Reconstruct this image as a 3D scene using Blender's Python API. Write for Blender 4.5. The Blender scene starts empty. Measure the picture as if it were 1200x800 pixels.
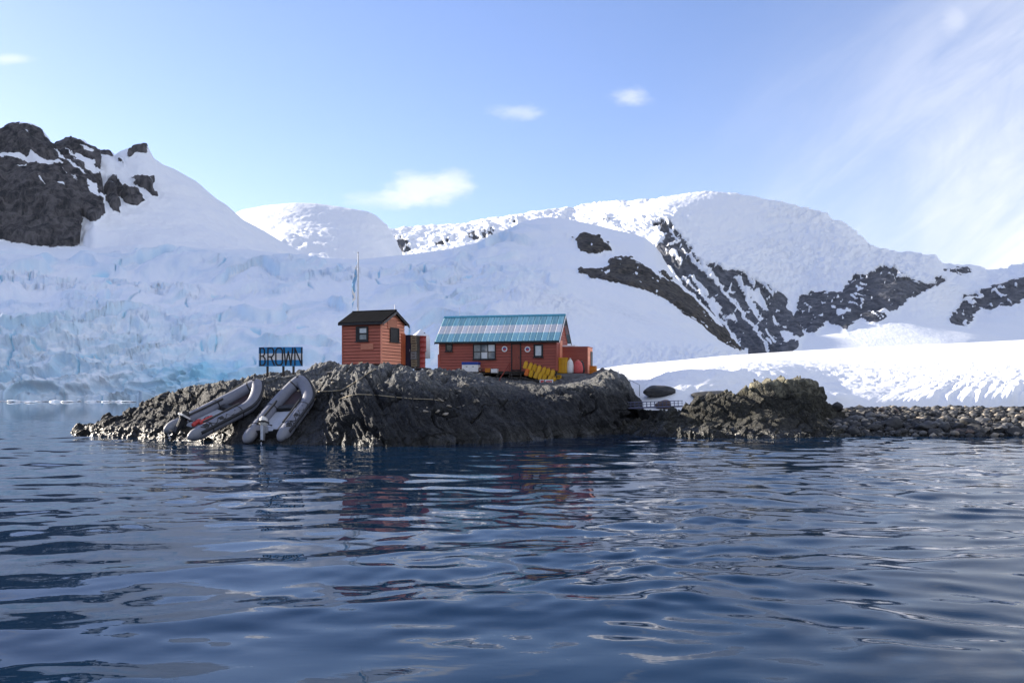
import bpy, bmesh, math, random
import numpy as np
from mathutils import Vector, Matrix

SC = bpy.context.scene
COL = SC.collection
R = math.radians

# ------------------------------------------------------------------ camera
F, CX, HY, CZ = 1150.0, 600.0, 462.5, 2.2      # focal length and horizon in photo pixels, eye height in metres
cam = bpy.data.cameras.new('camera')
camo = bpy.data.objects.new('camera', cam)
COL.objects.link(camo)
cam.sensor_width = 36.0
cam.lens = 36.0 * F / 1200.0
cam.shift_y = (HY - 400.0) / 1200.0
cam.clip_start = 0.1
cam.clip_end = 60000
camo.location = (0, 0, CZ)
camo.rotation_euler = (R(90), 0, 0)
SC.camera = camo

# ------------------------------------------------------------------ world, sun, exposure
SUN_EL, SUN_AZ = 17.0, -58.0        # degrees; azimuth clockwise from +Y
SC.view_settings.view_transform = 'Standard'
SC.view_settings.look = 'None'
SC.view_settings.exposure = 1.45
SC.view_settings.gamma = 1.0
world = bpy.data.worlds.new('World')
SC.world = world
world.use_nodes = True


class NT:
    """small helper to wire node trees"""
    def __init__(s, tree):
        s.t = tree
        s.n = tree.nodes
        s.l = tree.links

    def node(s, typ, **kw):
        n = s.n.new(typ)
        for k, v in kw.items():
            setattr(n, k, v)
        return n

    def put(s, sock, v):
        if isinstance(v, bpy.types.NodeSocket):
            s.l.new(v, sock)
        elif v is not None:
            sock.default_value = v

    def math(s, op, a, b=None, c=None, clamp=False):
        n = s.node('ShaderNodeMath', operation=op)
        n.use_clamp = clamp
        for i, v in enumerate((a, b, c)):
            s.put(n.inputs[i], v)
        return n.outputs[0]

    def mix(s, f, a, b, blend='MIX'):
        n = s.node('ShaderNodeMix', data_type='RGBA', blend_type=blend)
        s.put(n.inputs[0], f)
        s.put(n.inputs[6], a if not isinstance(a, tuple) else (*a, 1)[:4])
        s.put(n.inputs[7], b if not isinstance(b, tuple) else (*b, 1)[:4])
        return n.outputs[2]

    def noise(s, vec, scale, detail=4, rough=0.55, dist=0.0):
        n = s.node('ShaderNodeTexNoise')
        s.put(n.inputs['Vector'], vec)
        n.inputs['Scale'].default_value = scale
        n.inputs['Detail'].default_value = detail
        n.inputs['Roughness'].default_value = rough
        n.inputs['Distortion'].default_value = dist
        return n.outputs[0]

    def mapping(s, vec, scale=(1, 1, 1), rot=(0, 0, 0), loc=(0, 0, 0)):
        n = s.node('ShaderNodeMapping')
        s.put(n.inputs[0], vec)
        n.inputs['Scale'].default_value = scale
        n.inputs['Rotation'].default_value = rot
        n.inputs['Location'].default_value = loc
        return n.outputs[0]

    def ramp(s, f, lo, hi, a=0.0, b=1.0, smooth=True):
        n = s.node('ShaderNodeMapRange')
        n.interpolation_type = 'SMOOTHSTEP' if smooth else 'LINEAR'
        s.put(n.inputs[0], f)
        n.inputs[1].default_value = lo
        n.inputs[2].default_value = hi
        n.inputs[3].default_value = a
        n.inputs[4].default_value = b
        return n.outputs[0]

    def bump(s, h, strength, dist, normal=None):
        n = s.node('ShaderNodeBump')
        s.put(n.inputs['Height'], h)
        n.inputs['Strength'].default_value = strength
        n.inputs['Distance'].default_value = dist
        if normal is not None:
            s.l.new(normal, n.inputs['Normal'])
        return n.outputs[0]


def build_world():
    w = NT(world.node_tree)
    bg = w.n['Background']
    sky = w.node('ShaderNodeTexSky', sky_type='NISHITA')
    sky.sun_disc = False
    sky.sun_elevation = R(SUN_EL)
    sky.sun_rotation = R(SUN_AZ)
    sky.altitude = 0
    sky.air_density = 1.0
    sky.dust_density = 0.4
    sky.ozone_density = 4.5
    tc = w.node('ShaderNodeTexCoord').outputs['Generated']
    sp = w.node('ShaderNodeSeparateXYZ')
    w.l.new(tc, sp.inputs[0])
    x, y, z = sp.outputs
    ys = w.math('MAXIMUM', y, 0.12)
    u = w.math('DIVIDE', x, ys)              # tangent of bearing
    v = w.math('DIVIDE', z, ys)              # tangent of height
    cm = w.node('ShaderNodeCombineXYZ')
    w.l.new(u, cm.inputs[0])
    w.l.new(v, cm.inputs[1])
    uv = cm.outputs[0]
    n1 = w.noise(w.mapping(uv, (1.0, 2.2, 1)), 14, 5, 0.6, 0.4)
    n2 = w.noise(w.mapping(uv, (1.0, 2.0, 1), loc=(3, 1, 0)), 40, 4, 0.6)

    def puff(px, py, rx, ry, amp, edge=0.5, nz=1.0):
        cu, cv = (px - CX) / F, (HY - py) / F
        a = w.math('DIVIDE', w.math('SUBTRACT', u, cu), rx / F)
        b = w.math('DIVIDE', w.math('SUBTRACT', v, cv), ry / F)
        d = w.math('SQRT', w.math('ADD', w.math('MULTIPLY', a, a), w.math('MULTIPLY', b, b)))
        nn = w.math('ADD', w.math('MULTIPLY', w.math('SUBTRACT', n1, 0.5), 1.5 * nz),
                    w.math('MULTIPLY', w.math('SUBTRACT', n2, 0.5), 0.9 * nz))
        d = w.math('ADD', d, nn)
        return w.ramp(d, 1.0, 1.0 - edge, 0.0, amp)

    cl = [puff(497, 224, 66, 24, 0.66, 0.75, 0.8), puff(452, 234, 66, 15, 0.45, 0.9, 0.9),
          puff(536, 213, 30, 20, 0.5, 0.8, 0.8), puff(608, 131, 36, 13, 0.35, 1.0, 1.2), puff(738, 116, 30, 16, 0.5, 1.0, 1.2),
          puff(8, 70, 40, 8, 0.45, 1.0, 0.9), puff(1120, 22, 20, 26, 0.22, 1.0, 1.2)]
    # high cirrus: long fibres fanning out over the right of the view
    rot = w.mapping(uv, (1, 1, 1), (0, 0, R(-40)))
    fib = w.noise(w.mapping(rot, (1.0, 3.6, 1)), 3.0, 7, 0.6, 0.9)
    fine = w.noise(w.mapping(rot, (1.6, 8.0, 1)), 5.0, 5, 0.62, 0.6)
    # band across the sky from low centre-right to high right
    t = w.math('ADD', w.math('MULTIPLY', u, 0.80), w.math('MULTIPLY', v, -0.62))
    band = w.ramp(t, -0.10, 0.42)
    fibre = w.ramp(w.math('ADD', w.math('MULTIPLY', fib, 0.7), w.math('MULTIPLY', fine, 0.3)), 0.36, 0.72)
    bearing = w.math('ARCTAN2', x, y)
    dirn = w.noise(tc, 2.6, 6, 0.6, 0.6)
    wide = w.math('MULTIPLY', w.ramp(bearing, 0.45, 0.9), w.ramp(z, -0.02, 0.08))  # unseen cloud to the right and behind, added to brighten shaded snow
    wide = w.math('MULTIPLY', wide, w.ramp(dirn, 0.25, 0.65, 0.30, 0.60))
    left = w.math('MULTIPLY', w.ramp(bearing, -1.9, -2.6), w.ramp(z, -0.02, 0.08))
    wide = w.math('MAXIMUM', wide, w.math('MULTIPLY', left, 0.35))
    over = w.math('MULTIPLY', w.ramp(z, 0.55, 0.85), w.ramp(dirn, 0.25, 0.65, 0.05, 0.20))
    wide = w.math('MAXIMUM', wide, over)
    veil = w.math('MULTIPLY', band, w.math('ADD', w.math('MULTIPLY', fibre, 0.55), 0.42))
    streak_d = w.math('ADD', w.math('MULTIPLY', u, -0.70), w.math('MULTIPLY', v, 0.714))
    streak_d = w.math('ABSOLUTE', w.math('ADD', streak_d, 0.185))
    streak = w.math('MULTIPLY', w.ramp(streak_d, 0.05, 0.0), w.ramp(u, 0.2, 0.5))
    streak = w.math('MULTIPLY', streak, w.math('MULTIPLY', fibre, 0.5))
    cloud = w.math('MAXIMUM', veil, streak)
    for c in cl:
        cloud = w.math('ADD', cloud, w.math('MULTIPLY', c, w.math('SUBTRACT', 1.0, cloud)))
    cloud = w.math('MULTIPLY', cloud, w.ramp(y, 0.1, 0.3))
    cloud = w.math('MAXIMUM', cloud, wide)
    cloud = w.math('MINIMUM', cloud, 0.92)
    # cloud brightness follows the clear sky's own level so it stays daylight white
    skyc = w.mix(1.0, sky.outputs[0], (1.17, 0.945, 1.02), 'MULTIPLY')
    col = w.mix(cloud, skyc, (CLOUD * 0.98, CLOUD * 0.99, CLOUD * 1.03))
    w.l.new(col, bg.inputs[0])
    bg.inputs[1].default_value = SKY_STRENGTH


CLOUD = 5.2
SKY_STRENGTH = 0.085
build_world()

SUNV = Vector((math.sin(R(SUN_AZ)) * math.cos(R(SUN_EL)), math.cos(R(SUN_AZ)) * math.cos(R(SUN_EL)), math.sin(R(SUN_EL))))
sun = bpy.data.lights.new('sun', 'SUN')
sun.energy = 4.6
sun.angle = R(0.53)
sun.color = (1.0, 0.90, 0.76)
suno = bpy.data.objects.new('sun', sun)
suno.rotation_euler = SUNV.to_track_quat('Z', 'Y').to_euler()
suno.location = SUNV * 200
COL.objects.link(suno)


def P(px, py, Y):
    """a point of the place: photo pixel and distance in metres -> world"""
    return Vector(((px - CX) * Y / F, Y, CZ + (HY - py) * Y / F))


# ------------------------------------------------------------------ noise (vectorised)
def _h(ix, iy, iz, seed):
    h = (ix * 374761393 + iy * 668265263 + iz * 2147483647 + seed * 144665) & 0xffffffff
    h = ((h ^ (h >> 13)) * 1274126177) & 0xffffffff
    h = ((h ^ (h >> 16)) * 2246822519) & 0xffffffff
    return h ^ (h >> 15)


def perlin(p, seed=0):
    f = np.floor(p)
    i = f.astype(np.int64)
    r = p - f
    w = r * r * r * (r * (r * 6 - 15) + 10)
    out = 0.0
    for dx in (0, 1):
        for dy in (0, 1):
            for dz in (0, 1):
                h = _h(i[:, 0] + dx, i[:, 1] + dy, i[:, 2] + dz, seed)
                gx = (h & 1023) / 511.5 - 1
                gy = ((h >> 10) & 1023) / 511.5 - 1
                gz = ((h >> 20) & 1023) / 511.5 - 1
                d = gx * (r[:, 0] - dx) + gy * (r[:, 1] - dy) + gz * (r[:, 2] - dz)
                wx = w[:, 0] if dx else 1 - w[:, 0]
                wy = w[:, 1] if dy else 1 - w[:, 1]
                wz = w[:, 2] if dz else 1 - w[:, 2]
                out = out + wx * wy * wz * d
    return out


def fbm(p, oct=4, seed=0, gain=0.5, lac=2.03):
    a, s, out = 1.0, 1.0, 0.0
    for o in range(oct):
        out = out + a * perlin(p * s, seed + o * 17)
        a *= gain
        s *= lac
    return out


def ridged(p, oct=4, seed=0, gain=0.5, lac=2.1):
    a, s, out = 1.0, 1.0, 0.0
    for o in range(oct):
        out = out + a * (1 - 2.2 * np.abs(perlin(p * s, seed + o * 31)))
        a *= gain
        s *= lac
    return out


def worley(p, seed=0):
    """F1, F2 and a per-cell random value"""
    f = np.floor(p).astype(np.int64)
    f1 = np.full(len(p), 9.0)
    f2 = np.full(len(p), 9.0)
    cid = np.zeros(len(p))
    off = np.zeros((len(p), 3))
    for dx in (-1, 0, 1):
        for dy in (-1, 0, 1):
            for dz in (-1, 0, 1):
                c = f + np.array([dx, dy, dz])
                h = _h(c[:, 0], c[:, 1], c[:, 2], seed)
                q = c + np.stack([(h & 1023) / 1023, ((h >> 10) & 1023) / 1023, ((h >> 20) & 1023) / 1023], 1)
                dv = p - q
                d = np.sqrt((dv * dv).sum(1))
                nr = d < f1
                f2 = np.where(nr, f1, np.minimum(f2, d))
                cid = np.where(nr, (h % 977) / 977.0, cid)
                off = np.where(nr[:, None], dv, off)
                f1 = np.where(nr, d, f1)
    return f1, f2, cid, off


def smooth(a, lo, hi):
    t = np.clip((a - lo) / (hi - lo), 0, 1)
    return t * t * (3 - 2 * t)


def poly_sd(px, py, poly):
    """signed distance in pixels, positive inside"""
    d = np.full(px.shape, 1e9)
    ins = np.zeros(px.shape, bool)
    n = len(poly)
    for i in range(n):
        ax, ay = poly[i]
        bx, by = poly[(i + 1) % n]
        ex, ey = bx - ax, by - ay
        wx, wy = px - ax, py - ay
        t = np.clip((wx * ex + wy * ey) / (ex * ex + ey * ey + 1e-9), 0, 1)
        d = np.minimum(d, np.hypot(wx - t * ex, wy - t * ey))
        if ay != by:
            c = ((ay > py) != (by > py)) & (px < (bx - ax) * (py - ay) / (by - ay) + ax)
            ins ^= c
    return np.where(ins, d, -d)


# ------------------------------------------------------------------ meshes
def mesh_np(name, verts, faces, mat=None, attrs=None, smooth_shade=True):
    me = bpy.data.meshes.new(name)
    k = faces.shape[1]
    me.vertices.add(len(verts))
    me.vertices.foreach_set('co', np.ascontiguousarray(verts, np.float32).ravel())
    me.loops.add(faces.size)
    me.loops.foreach_set('vertex_index', np.ascontiguousarray(faces, np.int32).ravel())
    me.polygons.add(len(faces))
    me.polygons.foreach_set('loop_start', np.arange(0, faces.size, k, dtype=np.int32))
    me.polygons.foreach_set('use_smooth', np.full(len(faces), smooth_shade))
    if attrs:
        for a, v in attrs.items():
            at = me.attributes.new(a, 'FLOAT', 'POINT')
            at.data.foreach_set('value', np.ascontiguousarray(v, np.float32))
    me.update()
    me.validate()
    if mat:
        me.materials.append(mat)
    return me


def grid_faces(nr, nc):
    i = np.arange(nr - 1)[:, None] * nc + np.arange(nc - 1)[None, :]
    return np.stack([i, i + 1, i + nc + 1, i + nc], -1).reshape(-1, 4)


def pchip_rows(rows, seg):
    """rows: (k, n) values; seg: samples per gap -> (sum(seg)+1, n)"""
    d = np.diff(rows, axis=0)
    m = np.zeros_like(rows)
    a, b = d[:-1], d[1:]
    same = (a * b) > 0
    m[1:-1] = np.where(same, 2 * a * b / np.where(same, a + b, 1), 0)
    m[0] = d[0]
    m[-1] = d[-1]
    out = []
    for i, n in enumerate(seg):
        for j in range(n):
            t = j / n
            h00 = 2 * t ** 3 - 3 * t ** 2 + 1
            h10 = t ** 3 - 2 * t ** 2 + t
            h01 = -2 * t ** 3 + 3 * t ** 2
            h11 = t ** 3 - t ** 2
            out.append(h00 * rows[i] + h10 * m[i] + h01 * rows[i + 1] + h11 * m[i + 1])
    out.append(rows[-1])
    return np.array(out)


def pchip_x(x, y, q):
    """monotone cubic through (x, y) at q, flat beyond the ends"""
    h = np.diff(x)
    d = np.diff(y) / h
    m = np.zeros_like(y)
    a, b = d[:-1], d[1:]
    w1 = 2 * h[1:] + h[:-1]
    w2 = h[1:] + 2 * h[:-1]
    ok = a * b > 0
    den = np.where(ok, w1 / np.where(ok, a, 1) + w2 / np.where(ok, b, 1), 1)
    m[1:-1] = np.where(ok, (w1 + w2) / den, 0)
    m[0], m[-1] = d[0], d[-1]
    q = np.clip(q, x[0], x[-1])
    i = np.clip(np.searchsorted(x, q, side='right') - 1, 0, len(x) - 2)
    t = (q - x[i]) / h[i]
    return ((2 * t ** 3 - 3 * t ** 2 + 1) * y[i] + (t ** 3 - 2 * t ** 2 + t) * h[i] * m[i]
            + (-2 * t ** 3 + 3 * t ** 2) * y[i + 1] + (t ** 3 - t ** 2) * h[i] * m[i + 1])


def soften(fine, a, sig):
    k = int(sig * 3)
    w = np.exp(-0.5 * (np.arange(-k, k + 1) / sig) ** 2)
    w /= w.sum()
    return np.convolve(np.pad(a, k, mode='edge'), w, mode='valid')


def loft(rows, cols, seg, sharp=(), soft=14, soft_sharp=0.8):
    """rows of (px, py, distance) control points, front to back -> grid of world points"""
    py, yy = [], []
    x0, x1 = cols[0], cols[-1]
    fine = np.arange(x0, x1 + 1.0, 1.0)
    for k, r in enumerate(rows):
        r = np.array(r, float)
        a = np.interp(fine, r[:, 0], r[:, 1]) if k in sharp else pchip_x(r[:, 0], r[:, 1], fine)
        b = pchip_x(r[:, 0], np.log(r[:, 2]), fine)
        a = soften(fine, a, soft_sharp if k in sharp else soft)
        b = soften(fine, b, soft)
        py.append(np.interp(cols, fine, a))
        yy.append(np.interp(cols, fine, b))
    py = pchip_rows(np.array(py), seg)
    yy = np.exp(pchip_rows(np.array(yy), seg))
    px = np.broadcast_to(cols, py.shape)
    return np.stack([(px - CX) * yy / F, yy, CZ + (HY - py) * yy / F], -1)


def normals(W):
    du = np.gradient(W, axis=1)
    dv = np.gradient(W, axis=0)
    n = np.cross(du, dv)
    n /= np.linalg.norm(n, axis=-1, keepdims=True) + 1e-9
    return n


def to_px(W):
    y = np.maximum(W[..., 1], 0.1)
    return CX + W[..., 0] * F / y, HY - (W[..., 2] - CZ) * F / y


def add_obj(name, me, parent=None):
    o = bpy.data.objects.new(name, me)
    COL.objects.link(o)
    if parent is not None:
        o.parent = parent
    return o


def structure(o):
    o['kind'] = 'structure'
    return o


# ------------------------------------------------------------------ terrain materials
def new_mat(name):
    m = bpy.data.materials.new(name)
    m.use_nodes = True
    return m, NT(m.node_tree), m.node_tree.nodes['Principled BSDF']


def snow_rock_mat(name, unit, rock_a, rock_b, ice=False, snow=(0.86, 0.885, 0.92)):
    """snow with bare rock where the sheet's 'rock' attribute says so; unit = size in metres of about one photo pixel"""
    m, w, b = new_mat(name)
    pos = w.node('ShaderNodeNewGeometry').outputs['Position']
    at = w.node('ShaderNodeAttribute', attribute_name='rock').outputs['Fac']
    n1 = w.noise(pos, 0.22 / unit, 5, 0.6)
    n2 = w.noise(pos, 0.7 / unit, 4, 0.65)
    k = w.math('ADD', at, w.math('MULTIPLY', w.math('SUBTRACT', n2, 0.5), 0.55))
    k = w.math('ADD', k, w.math('MULTIPLY', w.math('SUBTRACT', n1, 0.5), 0.35))
    k = w.ramp(k, 0.44, 0.56)
    st = w.noise(w.mapping(pos, (1, 1, 0.35), (0, R(25), 0)), 0.12 / unit, 6, 0.65, 0.6)
    rc = w.mix(w.ramp(st, 0.35, 0.68), rock_a, rock_b)
    sc = w.mix(w.ramp(w.noise(pos, 0.03 / unit, 4, 0.6), 0.3, 0.7), snow, (snow[0] * 0.97, snow[1] * 0.985, snow[2]))
    if ice:
        fa_ = w.node('ShaderNodeAttribute', attribute_name='firn_shade').outputs['Fac']
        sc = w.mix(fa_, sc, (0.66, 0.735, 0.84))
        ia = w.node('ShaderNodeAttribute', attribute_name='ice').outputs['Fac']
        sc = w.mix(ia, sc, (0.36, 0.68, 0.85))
        dirt = w.node('ShaderNodeAttribute', attribute_name='dirt').outputs['Fac']
        sc = w.mix(w.math('MULTIPLY', dirt, w.ramp(n1, 0.4, 0.65)), sc, (0.42, 0.46, 0.54))
    c = w.mix(k, sc, rc)
    w.l.new(c, b.inputs['Base Color'])
    b.inputs['Roughness'].default_value = 0.75
    b.inputs['Specular IOR Level'].default_value = 0.25
    hs = w.math('ADD', w.math('MULTIPLY', n1, 0.6), w.math('MULTIPLY', n2, 0.3))
    hr = w.noise(pos, 0.35 / unit, 8, 0.7)
    h = w.math('ADD', w.math('MULTIPLY', hs, 0.5), w.math('MULTIPLY', w.math('MULTIPLY', hr, k), 2.2))
    w.l.new(w.bump(h, 0.7, unit * 3.0), b.inputs['Normal'])
    return m


M_FAR = snow_rock_mat('far_snow_and_rock', 3.2, (0.034, 0.042, 0.064), (0.15, 0.16, 0.19))
M_LEFT = snow_rock_mat('left_snow_and_rock', 1.1, (0.022, 0.023, 0.028), (0.15, 0.14, 0.142))
M_GLAC = snow_rock_mat('glacier_ice', 0.5, (0.020, 0.020, 0.020), (0.125, 0.108, 0.088), ice=True)


# ------------------------------------------------------------------ far range
def cols_range(a, b, n, outer=()):
    c = np.linspace(a, b, n)
    if outer:
        c = np.concatenate([np.array([o for o in outer if o < a]), c, np.array([o for o in outer if o > b])])
    return c


def build_far():
    ridge = [(-200, 330, 4500), (300, 320, 4500), (440, 276, 4300), (455, 270, 4300), (490, 266, 4300), (540, 263, 4300), (580, 258, 4300),
             (620, 252, 4200), (655, 250, 4200), (672, 250, 4200), (690, 243, 4200), (700, 240, 4100), (730, 237, 4000), (760, 236, 3900),
             (775, 233, 3800), (790, 230, 3800), (815, 227.5, 3800), (835, 226.5, 3800), (860, 228, 3800), (890, 233, 3800), (920, 241, 3800),
             (950, 251, 3800), (980, 265, 3700), (1000, 279, 3600), (1015, 291, 3600), (1030, 294, 3600), (1050, 298, 3580), (1075, 300, 3580),
             (1095, 302, 3580), (1103, 311, 3600), (1120, 313, 3600), (1138, 312, 3620), (1155, 318, 3650), (1180, 315, 3650), (1200, 308, 3650),
             (1260, 288, 3700), (1400, 262, 3800), (1900, 230, 4000)]
    def shift(r, fpy, fy):
        return [(x, fpy(x, y), fy(x, d)) for x, y, d in r]
    back1 = shift(ridge, lambda x, y: y + 8, lambda x, d: d * 1.08)
    back2 = shift(ridge, lambda x, y: 380, lambda x, d: d * 1.5)
    base = [(-900, 470, 1900), (440, 470, 1900), (700, 470, 1700), (1000, 470, 1650), (1200, 470, 1750), (1900, 470, 1900)]
    low = [(-900, 400, 2600), (440, 395, 2600), (700, 390, 2300), (860, 405, 2150), (930, 415, 2100), (1000, 405, 2150), (1100, 400, 2200), (1200, 400, 2350),
           (1900, 390, 2600)]
    mid = [(-900, 365, 3500), (440, 330, 3500), (600, 310, 3300), (760, 300, 3000), (790, 300, 2850), (830, 320, 2780), (870, 318, 2950), (900, 335, 2900), (930, 340, 2950), (980, 345, 2800), (1040, 340, 2780),
           (1090, 350, 2800), (1120, 365, 2850), (1150, 360, 2900), (1200, 345, 2980), (1400, 320, 3150), (1900, 310, 3300)]
    upper = [(-900, 350, 4000), (440, 300, 3950), (600, 280, 3800), (720, 262, 3650), (745, 258, 3600), (770, 266, 3350), (800, 285, 3200), (850, 290, 3300), (900, 295, 3350), (960, 300, 3300), (1000, 310, 3200),
             (1040, 318, 3180), (1090, 322, 3180), (1120, 335, 3230), (1150, 335, 3260), (1200, 325, 3300), (1400, 290, 3450), (1900, 260, 3600)]
    cols = cols_range(430, 1230, 760, (-200, 0, 200, 300, 360, 400, 1260, 1300, 1400, 1600, 1900))
    W = loft([base, low, mid, upper, ridge, back1, back2], cols, [10, 62, 62, 62, 4, 4], (4, 5))
    N = normals(W)
    sh = W.shape
    p = W.reshape(-1, 3)
    n = N.reshape(-1, 3)
    p0x, p0y = to_px(p)
    unit = p[:, 1] / F
    # domain-warped photo coordinates decide where rock lies bare
    wx = p0x + 5 * fbm(p / 45.0, 4, 3)
    wy = p0y + 4 * fbm(p / 45.0, 4, 9)
    sd = np.full(len(p), -99.0)
    def add(poly, bias=0.0):
        nonlocal sd
        sd = np.maximum(sd, poly_sd(wx, wy, poly) + bias)
    add([(768, 268), (776, 262), (786, 266), (797, 280), (806, 292), (818, 308), (828, 313), (832, 309), (846, 320), (858, 319), (872, 326), (882, 334), (905, 342), (914, 346), (922, 352), (922, 366), (931, 372), (938, 384), (943, 394), (936, 406), (922, 416), (880, 425), (860, 420), (835, 385), (800, 345), (776, 325), (770, 310)])
    add([(936, 352), (950, 347), (985, 346), (992, 338), (999, 328), (1016, 327), (1034, 315), (1050, 322), (1058, 330), (1074, 336), (1088, 338), (1095, 327), (1108, 330), (1102, 337), (1085, 345), (1072, 352), (1060, 358), (1046, 370), (1030, 380), (1018, 379), (1008, 376), (992, 387), (978, 385), (968, 379), (955, 394), (940, 387), (931, 374)])
    add([(1100, 319), (1110, 318), (1134, 317), (1140, 324), (1126, 327), (1112, 325)], -0.5)
    add([(1112, 374), (1120, 366), (1128, 352), (1140, 347), (1152, 341), (1170, 337), (1186, 331), (1204, 328), (1260, 320), (1260, 350), (1200, 352), (1186, 362), (1172, 360), (1162, 367), (1150, 362), (1142, 372), (1134, 384), (1122, 385), (1112, 380)])
    add([(458, 282), (470, 281), (480, 290), (484, 300), (468, 300)], 0)
    add([(508, 292), (520, 284), (532, 279), (530, 289), (515, 295)], -0.5)
    add([(548, 278), (562, 274), (580, 272), (576, 282), (562, 286), (552, 284)], 0)
    add([(705, 262), (712, 256), (716, 264), (712, 270)])
    add([(600, 264), (612, 262), (608, 268)])
    # snow lying in gullies and on ledges
    th = R(53)
    a = (p0x - 780) * math.cos(th) + (p0y - 270) * math.sin(th)       # down the buttress
    c = -(p0x - 780) * math.sin(th) + (p0y - 270) * math.cos(th)
    q = np.stack([a / 70, c / 7.5, unit * 0 + 1], 1)
    streak = fbm(q, 4, 21)
    ledge = fbm(np.stack([(p0x * 0.8 + p0y * -0.45) / 16, (p0y * 0.8 + p0x * 0.45) / 4.5, p0x * 0], 1), 4, 5)
    spk = fbm(np.stack([p0x / 6, p0y / 4, p0x * 0], 1), 4, 41)
    wbut = smooth(p0x, 930, 900)
    blot = fbm(np.stack([p0x / 22, p0y / 17, p0x * 0], 1), 5, 44)
    def lines(u_, v_, seed, wd):
        return smooth(np.abs(perlin(np.stack([u_, v_, px_ * 0 + seed], 1), seed)), wd, wd * 0.25)
    px_ = p0x
    jit = fbm(np.stack([p0x / 9, p0y / 7, p0x * 0], 1), 3, 46)
    l1 = lines(a / 130 + jit * 0.05, c / 12 + jit * 0.12, 47, 0.085)
    l2 = lines((p0x * 0.85 - p0y * 0.5) / 40 + jit * 0.1, (p0y * 0.85 + p0x * 0.5) / 11 + jit * 0.25, 48, 0.075)
    l3 = lines((p0x * 0.97 + p0y * 0.2) / 36 + jit * 0.1, (p0y * 0.97 - p0x * 0.2) / 8 + jit * 0.25, 49, 0.10)
    keep = smooth(blot, -0.28, 0.10)
    spots = smooth(spk + 0.5 * blot, 0.42, 0.52)
    keep2 = smooth(fbm(np.stack([p0x / 26, p0y / 20, p0x * 0 + 9], 1), 4, 45), 0.02, 0.25)
    sn = wbut * np.maximum(np.maximum(l1 * keep, l2 * keep2), spots) + (1 - wbut) * np.maximum(l3 * keep2, spots)
    top = smooth(p0y, 300, 272) * smooth(p0x, 900, 850)
    sn = np.maximum(sn, top * smooth(spk + ledge * 0.6, 0.05, 0.2))
    rock = smooth(sd, -0.8, 1.4) * (1 - sn)
    # two clean snow gullies in the buttress
    for ln in ([(800, 330), (822, 352), (850, 385), (874, 415)], [(822, 318), (850, 350), (880, 385), (905, 418)], [(858, 330), (880, 360), (892, 378)]):
        d = np.full(len(p), 99.0)
        for (x0, y0), (x1, y1) in zip(ln[:-1], ln[1:]):
            ex, ey = x1 - x0, y1 - y0
            t = np.clip(((wx - x0) * ex + (wy - y0) * ey) / (ex * ex + ey * ey), 0, 1)
            d = np.minimum(d, np.hypot(wx - x0 - t * ex, wy - y0 - t * ey))
        rock *= smooth(d, 1.0, 2.4)
    # relief
    big = fbm(p / 420.0, 4, 2) * 9.0
    ser = ridged(np.stack([p0x / 26, p0y / 9, p0x * 0], 1) + 0.3 * fbm(p / 200.0, 3, 81)[:, None], 5, 8, 0.62) * 2.6
    icef = fbm(np.stack([p0x / 5, p0y / 3, p0x * 0], 1), 3, 14) * 1.5
    _, _, cid, _ = worley(np.stack([p0x / 13, p0y / 6, p0x * 0], 1), 6)
    topfade = 0.35 + 0.65 * smooth(p0y, 228, 262)
    bumpy = smooth(p0y, 390, 330) * (1 - rock) * topfade
    rk = ridged(np.stack([a / 24, c / 6, a * 0], 1), 4, 50) * 3.4 * wbut + ridged(p / 70.0, 5, 51, 0.6) * 3.2 * (1 - wbut)
    disp = (big * 0.5 * topfade + (ser * 1.25 + icef * 0.8 + (cid - 0.5) * 1.3) * bumpy * (0.45 + 0.9 * smooth(fbm(p / 500.0, 3, 82), -0.25, 0.25)) + rk * smooth(sd, -4, 6)) * unit
    back = np.zeros(sh[:2])
    back[-8:] = 1
    disp *= (1 - back.ravel())
    p = p + n * disp[:, None]
    me = mesh_np('far_mountains', p, grid_faces(*sh[:2]), M_FAR, {'rock': rock})
    structure(add_obj('mountains', me))


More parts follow.
